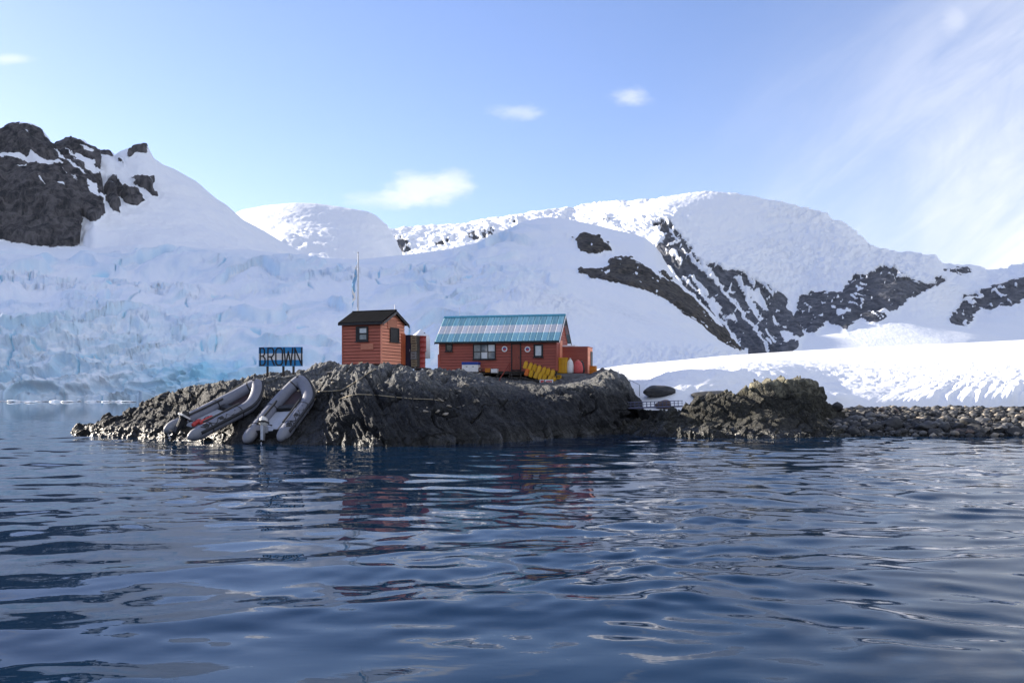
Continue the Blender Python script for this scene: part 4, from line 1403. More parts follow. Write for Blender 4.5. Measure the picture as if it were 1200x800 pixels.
def window(parent, fr, px0, py0, px1, py1, cols, rows, panes, bar=0.05, depth=0.07, y=-0.03, name='window', sill=True):
    """framed window on the front plane: window > frame is the part itself, panes and sill its pieces"""
    x0, z1 = fr.front(px0, py0)
    x1, z0 = fr.front(px1, py1)
    f = MB()
    f.box(x0, x0 + bar, y - depth, y, z0, z1).box(x1 - bar, x1, y - depth, y, z0, z1)
    f.box(x0 + bar, x1 - bar, y - depth, y, z1 - bar, z1).box(x0 + bar, x1 - bar, y - depth, y, z0, z0 + bar)
    ix0, ix1, iz0, iz1 = x0 + bar, x1 - bar, z0 + bar, z1 - bar
    cw, rh = (ix1 - ix0) / cols, (iz1 - iz0) / rows
    for i in range(1, cols):
        f.box(ix0 + i * cw - bar * 0.4, ix0 + i * cw + bar * 0.4, y - depth * 0.8, y, iz0, iz1)
    for j in range(1, rows):
        f.box(ix0, ix1, y - depth * 0.75, y, iz0 + j * rh - bar * 0.4, iz0 + j * rh + bar * 0.4)
    fo = f.obj(name, BLACK, parent)
    for j in range(rows):
        for i in range(cols):
            MB().box(ix0 + i * cw + 0.004, ix0 + (i + 1) * cw - 0.004, y - 0.022, y - 0.010, iz0 + j * rh + 0.004, iz0 + (j + 1) * rh - 0.004).obj(
                'pane', panes[j * cols + i], fo)
    if sill:
        MB().box(x0 - 0.05, x1 + 0.05, y - depth - 0.05, y, z0 - 0.05, z0 - 0.003).obj('sill', BLACK, fo)
    return fo


def board_mesh(x0, x1, z0, z1, t0=0.034, t1=0.012, y=0.0):
    """lapped weatherboard on the front (thick lower edge)"""
    m = MB()
    v = [(x0, y, z0), (x1, y, z0), (x1, y - t0, z0), (x0, y - t0, z0), (x0, y, z1), (x1, y, z1), (x1, y - t1, z1), (x0, y - t1, z1)]
    return m.add(v, [(0, 1, 2, 3), (4, 7, 6, 5), (3, 2, 6, 7), (1, 0, 4, 5), (0, 3, 7, 4), (2, 1, 5, 6)])


def side_board(y0a, y1a, y0b, y1b, z0, z1, x, t0=0.034, t1=0.012):
    """lapped weatherboard on the right-hand end; a = lower edge, b = upper edge"""
    v = [(x, y0a, z0), (x, y1a, z0), (x + t0, y1a, z0), (x + t0, y0a, z0), (x, y0b, z1), (x, y1b, z1), (x + t1, y1b, z1), (x + t1, y0b, z1)]
    return MB().add(v, [(0, 1, 2, 3), (4, 7, 6, 5), (3, 2, 6, 7), (1, 0, 4, 5), (0, 3, 7, 4), (2, 1, 5, 6)])


def roof_slope(parent, name, x0, x1, y_e, z_e, y_r, z_r, t, mat):
    """one roof slope as a slab from eave to ridge"""
    d = Vector((0, y_r - y_e, z_r - z_e)).normalized()
    n = Vector((0, -d.z, d.y))
    if n.z < 0:
        n = -n
    a, b = Vector((0, y_e, z_e)), Vector((0, y_r, z_r))
    poly = [(a.y, a.z), (b.y, b.z), (b.y + n.y * t, b.z + n.z * t), (a.y + n.y * t, a.z + n.z * t)]
    return MB().prism(poly, 'x', x0, x1).obj(name, mat, parent)


# ------------------------------------------------------------------ small red cabin
def build_cabin():
    b = R(23.4)
    L, W, H, RZ = 2.57, 2.6, 2.36, 2.99
    near = P(447, 426, 55.0)
    org = Vector((near.x - L * math.cos(b), near.y + L * math.sin(b), near.z))
    t = thing('cabin', 'small red boarded cabin with a black felt roof on top of the rock', 'cabin', org, -b)
    fr = Frame(org, -b)
    m = MB().box(0.03, L - 0.03, 0.03, W - 0.03, 0, H)
    m.prism([(0.03, H), (W - 0.03, H), (W / 2, RZ - 0.05)], 'x', 0.03, L - 0.03).obj('wall', GAP, t)
    nb = 13
    for i in range(nb):
        board_mesh(0.02, L - 0.02, H * i / nb + 0.004, H * (i + 1) / nb - 0.022, 0.05, 0.012, y=0.03).obj('board', RED_S, t)
    step = H / nb
    k = 0
    z = 0.0
    while z < RZ - 0.16:
        z1 = min(z + step - 0.024, RZ - 0.1)
        def lim(q):
            return 0.0 if q <= H else (q - H) / (RZ - H) * W / 2
        a0, b0 = lim(z), lim(z1)
        side_board(0.02 + a0, W - 0.02 - a0, 0.02 + b0, W - 0.02 - b0, z + 0.004, z1, L - 0.03, 0.055, 0.028).obj('board', RED_LIT_SIDE, t)
        z += step
    # corners
    MB().box(-0.03, 0.035, -0.03, 0.035, 0, H).obj('corner_board', RED_S, t)
    MB().box(L - 0.045, L + 0.04, -0.035, 0.02, 0, H - 0.01).obj('corner_board', RED_LIT_SIDE, t)
    MB().box(L - 0.02, L + 0.055, W - 0.42, W + 0.02, 0.0, H - 0.55).obj('corner_board', ORANGE_W, t)['label'] = 'bright orange corner board'
    # pale panel under the gable
    MB().box(L - 0.02, L + 0.05, 0.62, 1.66, H - 0.36, H + 0.2).obj('gable_panel', PALE_O, t)
    # shuttered side window
    y0, z1 = fr.side(456.3, 383.3, L)
    y1, z0 = fr.side(466.6, 400.8, L)
    s = MB()
    s.box(L + 0.03, L + 0.085, y0, y0 + 0.09, z0, z1).box(L + 0.03, L + 0.085, y1 - 0.09, y1, z0, z1)
    s.box(L + 0.03, L + 0.085, y0 + 0.09, y1 - 0.09, z1 - 0.07, z1).box(L + 0.03, L + 0.085, y0 + 0.09, y1 - 0.09, z0, z0 + 0.07)
    so = s.obj('window', BLACK, t)
    MB().box(L + 0.03, L + 0.06, y0 + 0.092, y1 - 0.092, z0 + 0.072, z1 - 0.072).obj('shutter', BLACK, so)
    MB().box(L + 0.03, L + 0.12, y0 - 0.06, y1 + 0.06, z0 - 0.06, z0 - 0.003).obj('sill', BLACK, so)
    # front window: heavy black frame, pale inside
    wo = window(t, fr, 417.6, 382.6, 431.8, 399.6, 1, 2, [GLASS, GLASS_W], bar=0.10, y=0.0)
    x0, z1 = fr.front(417.6, 382.6)
    x1, z0 = fr.front(431.8, 399.6)
    MB().box(x0 + 0.1, x0 + 0.22, -0.06, -0.002, z0 + 0.1, z1 - 0.1).obj('curtain', BLACK, wo)
    # plaque below the window
    x0, z1 = fr.front(423.2, 402.8)
    x1, z0 = fr.front(437.6, 409.2)
    pl = MB().box(x0, x1, -0.05, -0.002, z0, z1).obj('plaque', PALE_O, t)
    rng = random.Random(4)
    # roof
    ov, th = 0.20, 0.07
    sl = (RZ - H) / (W / 2)
    for sgn, nm in ((0, 'roof'), (1, 'roof')):
        ye = -ov if sgn == 0 else W + ov
        roof_slope(t, nm, -0.16, L + 0.2, ye, H - ov * sl + 0.03, W / 2, RZ + 0.03, th, FELT)
    # barge boards on the gable and a fascia under the eave
    for sgn in (0, 1):
        ye = -ov if sgn == 0 else W + ov
        d = 0.11
        MB().prism([(ye, H - ov * sl + 0.02), (W / 2, RZ + 0.02), (W / 2, RZ - d), (ye, H - ov * sl - d)], 'x', L + 0.205, L + 0.24).obj(
            'barge_board', GREYW if sgn == 0 else BLACK, t)
    MB().box(-0.16, L + 0.2, -ov - 0.03, -ov - 0.004, H - ov * sl - 0.07, H - ov * sl + 0.06).obj('fascia', BLACK, t)
    MB().tube([(-0.16, W / 2, RZ + 0.11), (L + 0.22, W / 2, RZ + 0.11)], 0.04, 6).obj('ridge_cap', FELT, t)
    # timber skids
    for y in (0.12, W / 2, W - 0.12):
        MB().box(-0.08, L + 0.08, y - 0.09, y + 0.09, -0.34, -0.004).obj('skid', DARKW, t)
    for x in (0.15, L - 0.2):
        MB().box(x, x + 0.14, -0.02, W - 0.03, -0.7, -0.345).obj('foundation_block', DARKW, t)
    MB().tube([(L + 0.1, W / 2, RZ + 0.08), (L + 0.1, W / 2, RZ + 0.42)], 0.018, 6).obj('antenna', STEEL, t)
    return t


# ------------------------------------------------------------------ main station house
def build_house():
    pl, pr = P(515, 434.5, 70.1), P(652, 434.5, 68.0)
    pl.z = pr.z = 3.86
    L = (pr - pl).length
    b = math.atan2(pl.y - pr.y, pr.x - pl.x)
    W, H, RZ = 4.0, 2.24, 3.98
    org = pl
    t = thing('house', 'long red station house with a blue and white banded iron roof', 'house', org, -b)
    fr = Frame(org, -b)
    MB().box(0.03, L - 0.03, 0.03, W - 0.03, 0, H).prism([(0.03, H), (W - 0.03, H), (W / 2, RZ - 0.05)], 'x', 0.03, L - 0.03).obj('wall', GAP, t)
    nb = 11
    for i in range(nb):
        board_mesh(0.02, L - 0.02, H * i / nb + 0.004, H * (i + 1) / nb - 0.018, 0.04, 0.014, y=0.03).obj('board', RED_H, t)
    step = H / nb
    z = 0.0
    while z < RZ - 0.3:
        z1 = z + step - 0.006
        def lim(q):
            return 0.0 if q <= H else (q - H) / (RZ - H) * W / 2
        a0, b0 = lim(z), lim(z1)
        side_board(0.02 + a0, W - 0.02 - a0, 0.02 + b0, W - 0.02 - b0, z + 0.004, z1, L - 0.03, 0.045, 0.028).obj('board', RED_H, t)
        z += step
    for x in (-0.03, L - 0.05):
        MB().box(x, x + 0.085, -0.03, 0.02, 0, H - 0.02).obj('corner_board', RED_H, t)
    MB().box(L - 0.01, L + 0.05, 1.15, 1.9, 0.0, H - 0.05).obj('corner_board', RED_LIT_SIDE, t)['label'] = 'boards on the gable end painted paler as if lit'  # lit strip of the gable, its brightness put into the colour
    # windows and door
    window(t, fr, 522.2, 403.0, 530.4, 411.6, 1, 1, [GLASS_D], 0.08, y=0.0)
    window(t, fr, 554.6, 403.0, 581.0, 421.0, 3, 2, [GLASS, GLASS_W, GLASS, GLASS, GLASS, GLASS_W], 0.065, y=0.0)
    window(t, fr, 625.5, 403.2, 636.4, 418.4, 1, 1, [GLASS_W], 0.11, y=0.0)
    x0, z1 = fr.front(599.2, 402.2)
    x1, z0 = fr.front(610.8, 431.0)
    z0 = 0.10
    f = MB().box(x0, x0 + 0.07, -0.07, -0.001, z0, z1).box(x1 - 0.07, x1, -0.07, -0.001, z0, z1).box(x0 + 0.07, x1 - 0.07, -0.07, -0.001, z1 - 0.07, z1)
    f.box(x0, x1, -0.10, -0.001, z0 - 0.07, z0 - 0.002)
    door = f.obj('door', BLACK, t)
    doorm = paint('door_paint', (0.255, 0.060, 0.036), (0.20, 0.048, 0.03), 0.6, 2, (0.3, 0.15, 0.1), 0.3, (2, 1, 0.5))
    MB().box(x0 + 0.072, x1 - 0.072, -0.034, -0.002, z0, z1 - 0.072).obj('door_leaf', doorm, door)
    MB().tube([(x1 - 0.16, -0.07, z0 + 0.78), (x1 - 0.16, -0.07, z0 + 0.92)], 0.014, 6).obj('handle', BLACK, door)
    hx0, hz = fr.front(596.6, 400.9)
    hx1, _ = fr.front(611.6, 400.9)
    MB().box(hx0, hx1, -0.24, -0.035, hz - 0.03, hz + 0.045).obj('door_hood', WHITE, t)
    # two round emblems beside the door: white disc, dark ring and a dark arch over red
    for px, py in ((591.4, 408.8), (618.3, 409.2)):
        ex, ez = fr.front(px, py)
        def disc(r, y0, y1, a0=0.0, a1=2 * math.pi, r0=0.0, n=24):
            m = MB()
            o = [(ex + r * math.cos(a0 + (a1 - a0) * i / n), ez + r * math.sin(a0 + (a1 - a0) * i / n)) for i in range(n + (0 if r0 == 0 and a1 - a0 > 6 else 1))]
            if r0:
                o += [(ex + r0 * math.cos(a0 + (a1 - a0) * i / n), ez + r0 * math.sin(a0 + (a1 - a0) * i / n)) for i in range(n, -1, -1)]
            return m.prism(o, 'y', y0, y1)
        em = disc(0.205, -0.045, -0.004).obj('emblem', WHITE, t)
        disc(0.125, -0.052, -0.046).obj('emblem_field', PINKR, em)
        disc(0.125, -0.060, -0.053, R(0), R(180), 0.05, 12).obj('emblem_arch', BLUE, em)
    # roof: front slope in single iron sheets, rear slope as one
    ov = 0.22
    sl = (RZ - H) / (W / 2)
    x0r, x1r = -0.28, L + 0.24
    ze = H - ov * sl
    n = 21
    pw = (x1r - x0r) / n
    d = Vector((0, W / 2 + ov, RZ - ze)).normalized()
    nn = Vector((0, -d.z, d.y))
    prof = [(0.0, 0.030), (0.045, 0.060), (0.09, 0.030), (0.5 * pw - 0.03, 0.028), (0.5 * pw, 0.042), (0.5 * pw + 0.03, 0.028), (pw - 0.028, 0.030)]
    m = MB()
    e0, r0 = Vector((0, -ov, ze + 0.03)), Vector((0, W / 2, RZ + 0.03))
    lo = [(x, *(e0 + nn * h).yz) for x, h in prof] + [(pw - 0.028, *e0.yz), (0, *e0.yz)]
    hi = [(x, *(r0 + nn * h).yz) for x, h in prof] + [(pw - 0.028, *r0.yz), (0, *r0.yz)]
    k = len(lo)
    m.add(lo + hi, [tuple(range(k)), tuple(range(2 * k - 1, k - 1, -1))] + [(i, i + k, (i + 1) % k + k, (i + 1) % k) for i in range(k)])
    roof_slope(t, 'roof_underlay', x0r + 0.01, x1r - 0.01, -ov + 0.01, ze - 0.02, W / 2, RZ - 0.02, 0.03, FELT)
    sheet = m.mesh('roof_sheet', ROOF)
    for i in range(n):
        o = add_obj('roof_sheet', sheet, t)
        o.location.x = x0r + i * pw
    roof_slope(t, 'roof', x0r, x1r, W + ov, ze + 0.03, W / 2, RZ + 0.03, 0.05, ROOF)
    MB().prism([(W / 2 - 0.13, RZ - 0.02), (W / 2 - 0.13, RZ + 0.03), (W / 2, RZ + 0.13), (W / 2 + 0.13, RZ + 0.03), (W / 2 + 0.13, RZ - 0.02)], 'x', x0r - 0.02, x1r + 0.02).obj(
        'ridge_cap', paint('ridge_blue', (0.06, 0.30, 0.42), (0.04, 0.22, 0.33), 0.55, 4), t)
    MB().box(x0r, x1r, -ov - 0.035, -ov + 0.02, ze - 0.09, ze + 0.022).obj('gutter', BLACK, t)
    for sgn in (0, 1):
        ye = -ov if sgn == 0 else W + ov
        MB().prism([(ye, ze + 0.02), (W / 2, RZ + 0.015), (W / 2, RZ - 0.14), (ye, ze - 0.12)], 'x', x1r + 0.004, x1r + 0.04).obj('barge_board', WHITE if sgn == 0 else BLACK, t)
        MB().prism([(ye, ze + 0.02), (W / 2, RZ + 0.015), (W / 2, RZ - 0.14), (ye, ze - 0.12)], 'x', x0r - 0.04, x0r - 0.004).obj('barge_board', BLACK, t)
    # lean-to and white pipe at the left end
    MB().box(-0.26, -0.035, 0.4, 1.8, 0.0, 1.25).obj('lean_to', RED_S, t)
    MB().tube([(-0.12, 0.3, 1.3), (-0.12, 0.3, H - 0.1)], 0.05, 8).obj('pipe', WHITE, t)
    # flat-roofed annex at the right end
    ax0, ax1, ay0, ay1, az = L + 0.06, L + 1.86, 1.9, 3.8, 1.72
    an = MB().box(ax0, ax1, ay0, ay1, -0.15, az).obj('annex', RED_H, t)
    for i in range(9):
        z0a, z1a = -0.15 + (az + 0.15) * i / 9, -0.15 + (az + 0.15) * (i + 1) / 9 - 0.006
        board_mesh(ax0, ax1 - 0.02, z0a, z1a, 0.03, 0.016, y=ay0).obj('board', RED_H, an)
        side_board(ay0, ay1, ay0, ay1, z0a, z1a, ax1, 0.03, 0.016).obj('board', RED_LIT_SIDE, an)
    MB().box(ax0 - 0.05, ax1 + 0.06, ay0 - 0.06, ay1 + 0.05, az + 0.003, az + 0.04).obj('annex_roof', RED_H, t)
    MB().box(ax0 - 0.02, ax1 - 0.9, ay0 + 0.05, ay1 - 0.1, az + 0.043, az + 0.15).obj('snow_on_annex', SNOWCAP, t)
    MB().box(ax1 + 0.035, ax1 + 0.07, ay0 + 1.0, ay1 - 0.15, -0.05, 1.45).obj('annex_door', BLACK, t)
    # beams and posts below
    MB().box(-0.04, L + 0.04, 0.02, 0.2, -0.2, -0.004).obj('base_beam', DARKW, t)
    MB().box(-0.04, L + 0.04, W - 0.2, W - 0.02, -0.2, -0.004).obj('base_beam', DARKW, t)
    for i in range(9):
        x = 0.1 + i * (L - 0.2) / 8
        for y in (0.11, W - 0.11):
            MB().box(x - 0.08, x + 0.08, y - 0.08, y + 0.08, -1.5, -0.204).obj('post', DARKW, t)
    MB().tube([(0.9, W / 2, RZ + 0.06), (0.9, W / 2, RZ + 0.75)], 0.012, 6).obj('antenna', STEEL, t)
    # deck in front of the annex
    dk = MB().box(L - 0.1, ax1 + 0.05, 0.55, ay0 - 0.04, -0.30, -0.22).obj('deck', DECKM, t)
    for i in range(8):
        y = 0.55 + i * (ay0 - 0.6) / 8
        MB().box(L - 0.14, ax1 + 0.1, y, y + 0.13, -0.216, -0.175).obj('deck_plank', DECKM, dk)
    MB().box(L - 0.14, ax1 + 0.1, 0.48, 0.545, -0.42, -0.19).obj('deck_edge', DECKM, dk)
    for i in range(5):
        x = L + i * 0.46
        MB().box(x - 0.05, x + 0.05, 0.6, 0.7, -1.4, -0.304).obj('deck_post', DARKW, dk)
    # steps to the door
    st = MB()
    sx0, sx1 = x0 - 0.05, x1 + 0.1
    st.prism([(-0.12, 0.0), (-1.15, -1.0), (-1.15, -1.25), (-0.12, -0.25)], 'x', sx0, sx0 + 0.06)
    st.prism([(-0.12, 0.0), (-1.15, -1.0), (-1.15, -1.25), (-0.12, -0.25)], 'x', sx1 - 0.06, sx1)
    so = st.obj('steps', DARKW, t)
    for i in range(5):
        y, z = -0.2 - i * 0.2, -0.03 - i * 0.2
        MB().box(sx0 + 0.062, sx1 - 0.062, y - 0.2, y, z - 0.05, z).obj('tread', DARKW, so)
    hr = paint('handrail_red', (0.27, 0.05, 0.03), (0.2, 0.04, 0.03), 0.7, 3)
    MB().tube([(sx0 - 0.03, -0.10, 0.55), (sx0 - 0.45, -1.25, -0.55), (sx0 - 0.46, -1.28, -1.0)], 0.035, 6).obj('handrail', hr, so)
    MB().tube([(sx0 - 0.03, -0.16, 0.48), (sx0 - 0.03, -0.16, -0.05)], 0.03, 6).obj('rail_post', hr, so)
    return t, fr, L, b


build_cabin()
HOUSE, HF, HL, HB = build_house()
HO = Vector(HOUSE.location)


def hpos(x, y, z):
    """house coordinates -> world"""
    c, s = math.cos(-HB), math.sin(-HB)
    return Vector((HO.x + x * c - y * s, HO.y + x * s + y * c, HO.z + z))


# ------------------------------------------------------------------ stores beside the house
def jerrycan_mesh():
    bm = bmesh.new()
    bmesh.ops.create_cube(bm, size=1)
    for v in bm.verts:
        v.co = Vector((v.co.x * 0.24, v.co.y * 0.16, v.co.z * 0.40 + 0.20))
    bmesh.ops.bevel(bm, geom=list(bm.edges), offset=0.035, segments=2, affect='EDGES')
    me = bpy.data.meshes.new('jerrycan_body')
    bm.to_mesh(me)
    bm.free()
    return me


def build_jerrycans():
    body = jerrycan_mesh()
    body.materials.append(YELLOW)
    alt = body.copy()
    alt.materials[0] = ORANGE
    handle = MB().tube([(-0.075, 0, 0.395), (-0.06, 0, 0.45), (0.03, 0, 0.45), (0.045, 0, 0.395)], 0.016, 6).mesh('handle', YELLOW, True)
    cap = MB().lathe([(0.028, 0.385), (0.028, 0.43), (0.02, 0.435)], 10, (0.085, 0)).mesh('cap', BLACK, True)
    proto = None
    tilt = R(-18)
    for row in range(2):
        for i in range(7):
            px = 614.8 + i * 5.25 + row * 1.6
            py = 432.6 + i * 1.62 + row * 8.2 - 0.6
            x, z = HF.front(px, py, -0.55)
            pos = hpos(x, -0.55 - row * 0.05, z)
            rot = (R(4 * ((i * 7 + row) % 3 - 1)), tilt * -1 + R(3 * ((i * 5 + row) % 3 - 1)), -HB)
            edge = (row == 1 and i == 0)
            lab = 'orange jerrycan at the low left corner of the stacked yellow cans' if edge else (
                'yellow jerrycan in the upper row of the sloping stack beside the door' if row == 0 else 'yellow jerrycan in the lower row of the sloping stack beside the door')
            grp = None if edge else ('yellow jerrycans in the upper row' if row == 0 else 'yellow jerrycans in the lower row')
            if proto is None:
                proto = thing('jerrycan', lab, 'jerrycan', pos, 0, grp)
                add_obj('body', body, proto)
                add_obj('handle', handle, proto)
                add_obj('cap', cap, proto)
                o = proto
            else:
                o = copy_thing(proto, lab, pos)
                if grp:
                    o['group'] = grp
                elif 'group' in o:
                    del o['group']
            o.rotation_euler = rot
            o.scale = (1.2, 1.2, 1.22)
            if edge:
                for c in o.children:
                    if c.name.startswith('body'):
                        c.data = alt
    # sloping timber rack carrying the cans
    x0, z0 = HF.front(611.5, 441.4, -0.55)
    x1, z1 = HF.front(651, 452.0, -0.55)
    p0, p1 = hpos(x0, -0.55, z0), hpos(x1, -0.55, z1)
    r = thing('can_rack', 'dark sloping timber rack under the yellow jerrycans', 'rack', p0, -HB)
    dx = x1 - x0
    dz = z1 - z0
    for y in (-0.16, 0.04):
        MB().prism([(0, 0), (dx, dz), (dx, dz - 0.07), (0, -0.07)], 'y', y, y + 0.1).obj('rail', DARKW, r)
    for k in range(4):
        xx = 0.1 + k * (dx - 0.2) / 3
        zz = dz * xx / dx - 0.075
        MB().box(xx - 0.04, xx + 0.04, -0.1, -0.02, zz - 1.0, zz).obj('leg', DARKW, r)


def crate(name, label, cat, px0, py0, px1, py1, y, depth, mat, lidmat=None, bevel=0.02, extra=None, group=None):
    """box-like store standing before the house; its front is read off the plane y of the house"""
    x0, z1 = HF.front(px0, py0, y)
    x1, z0 = HF.front(px1, py1, y)
    w, h = x1 - x0, z1 - z0
    t = thing(name, label, cat, hpos(x0, y, z0), -HB, group)
    lid = 0.28 * h if lidmat else 0.10 * h
    MB().box(0, w, 0, depth, 0, h - lid - 0.004).obj('body', mat, t, bevel=bevel)
    MB().box(-0.015, w + 0.015, -0.015, depth + 0.015, h - lid, h).obj('lid', lidmat or mat, t, bevel=bevel * 0.7)
    if extra == 'ribs':
        for k in range(3):
            xx = w * (0.2 + 0.3 * k)
            MB().box(xx - 0.02, xx + 0.02, -0.02, -0.001, 0.03, h - lid - 0.03).obj('rib', mat, t)
    elif extra == 'handles':
        for k in (0.3, 0.7):
            MB().box(w * k - 0.06, w * k + 0.06, -0.03, -0.002, h * 0.5, h * 0.5 + 0.04).obj('handle', BLACK, t)
    elif extra == 'battens':
        for k in (0.12, 0.45):
            MB().box(0.01, w - 0.01, -0.025, -0.001, h * k, h * (k + 0.14)).obj('batten', mat, t)
    return t


def build_stores():
    build_jerrycans()
    crate('cool_box', 'white box with a blue lid under the big window of the house', 'box', 541.2, 424.0, 560.2, 435.6, -0.6, 0.6, WHITE, BLUE, 0.03, 'handles')
    crate('bin', 'small yellow bin between the white boxes along the house wall', 'bin', 568.2, 431.2, 574.2, 436.2, -0.5, 0.35, AMBER, None, 0.03, 'ribs')
    crate('box', 'low white box right of the small yellow bin', 'box', 575.2, 432.0, 582.4, 436.8, -0.5, 0.4, WHITE, None, 0.02, 'battens')
    # coil of brown hose
    x, z = HF.front(563.0, 433.2, -0.45)
    t = thing('hose_coil', 'round brown coil of hose beside the white box with blue lid', 'hose', hpos(x, -0.45, z), -HB)
    hm = paint('brown_hose', (0.16, 0.06, 0.04), (0.11, 0.045, 0.03), 0.6, 6)
    for k in range(3):
        r_ = 0.15 - k * 0.03
        MB().tube([(r_ * math.cos(a * math.pi / 8), -0.03 * k, r_ * math.sin(a * math.pi / 8)) for a in range(17)], 0.03, 6, False).obj('coil', hm, t, True)
    crate('crate', 'tall yellow crate standing on the deck at the house corner', 'crate', 653.2, 418.9, 664.0, 437.0, 0.75, 0.5, YELLOW, None, 0.02, 'ribs')
    crate('can', 'single yellow can below the deck edge', 'can', 651.2, 439.2, 657.4, 444.2, 0.3, 0.3, YELLOW, None, 0.03, 'handles')
    crate('crate', 'amber crate at the far right end of the annex', 'crate', 690.2, 428.6, 698.2, 438.6, 2.6, 0.5, AMBER, None, 0.02, 'battens')
    # sacks on the deck
    def sack(label, px0, py0, px1, py1, y, mat, seed, tie=True):
        x0, z1 = HF.front(px0, py0, y)
        x1, z0 = HF.front(px1, py1, y)
        w, h = x1 - x0, z1 - z0
        t = thing('sack', label, 'sack', hpos((x0 + x1) / 2, y + w / 2, z0), -HB)
        prof = [(0.40, 0.0), (0.50, 0.08), (0.52, 0.30), (0.48, 0.55), (0.40, 0.75), (0.24, 0.88), (0.10, 0.93), (0.14, 1.0)]
        m = MB().lathe([(r_ * w, z_ * h) for r_, z_ in prof], 18)
        rng = random.Random(seed)
        ph = [rng.uniform(0, 6.28) for _ in range(4)]
        m.v = [(vx * (1 + 0.10 * math.sin(3 * math.atan2(vy, vx) + ph[0] + vz * 3) + 0.05 * math.sin(7 * math.atan2(vy, vx) + ph[1])), vy, vz) for vx, vy, vz in m.v]
        m.obj('bag', mat, t, True)
        MB().lathe([(0.12 * w, 0.905 * h), (0.14 * w, 0.93 * h), (0.12 * w, 0.955 * h)], 12).obj('tie', ROPE, t, True)
    sack('white sack on the deck beside the tall yellow crate', 663.2, 419.5, 671.6, 437.2, 0.8, WHITE, 1)
    sack('faded red sack on the deck before the annex', 671.0, 421.0, 681.6, 437.2, 0.8, PINKR, 2)
    sack('dark sack behind the faded red sack on the deck', 677.5, 421.8, 684.4, 437.0, 1.2, BLACK, 3)
    # board with red and white fields leaning under the cans
    x0, z1 = HF.front(632.4, 444.6, -1.0)
    x1, z0 = HF.front(648.2, 449.0, -1.0)
    t = thing('notice_board', 'low white board with red fields below the yellow jerrycans', 'board', hpos(x0, -1.0, z0), -HB)
    w, h = x1 - x0, z1 - z0
    MB().box(0, w, 0, 0.03, 0, h).obj('panel', WHITE, t)
    MB().box(0.06, 0.30, -0.008, -0.002, 0.05, h - 0.05).obj('red_field', PINKR, t)
    MB().box(0.33, 0.37, -0.01, -0.002, 0.0, h).obj('divider', BLACK, t)
    MB().box(0.45, w - 0.08, -0.008, -0.002, 0.09, h - 0.08).obj('red_field', PINKR, t)
    for xx in (0.1, w - 0.14):
        MB().box(xx, xx + 0.05, 0.035, 0.08, -0.6, h - 0.02).obj('leg', DARKW, t)


build_stores()


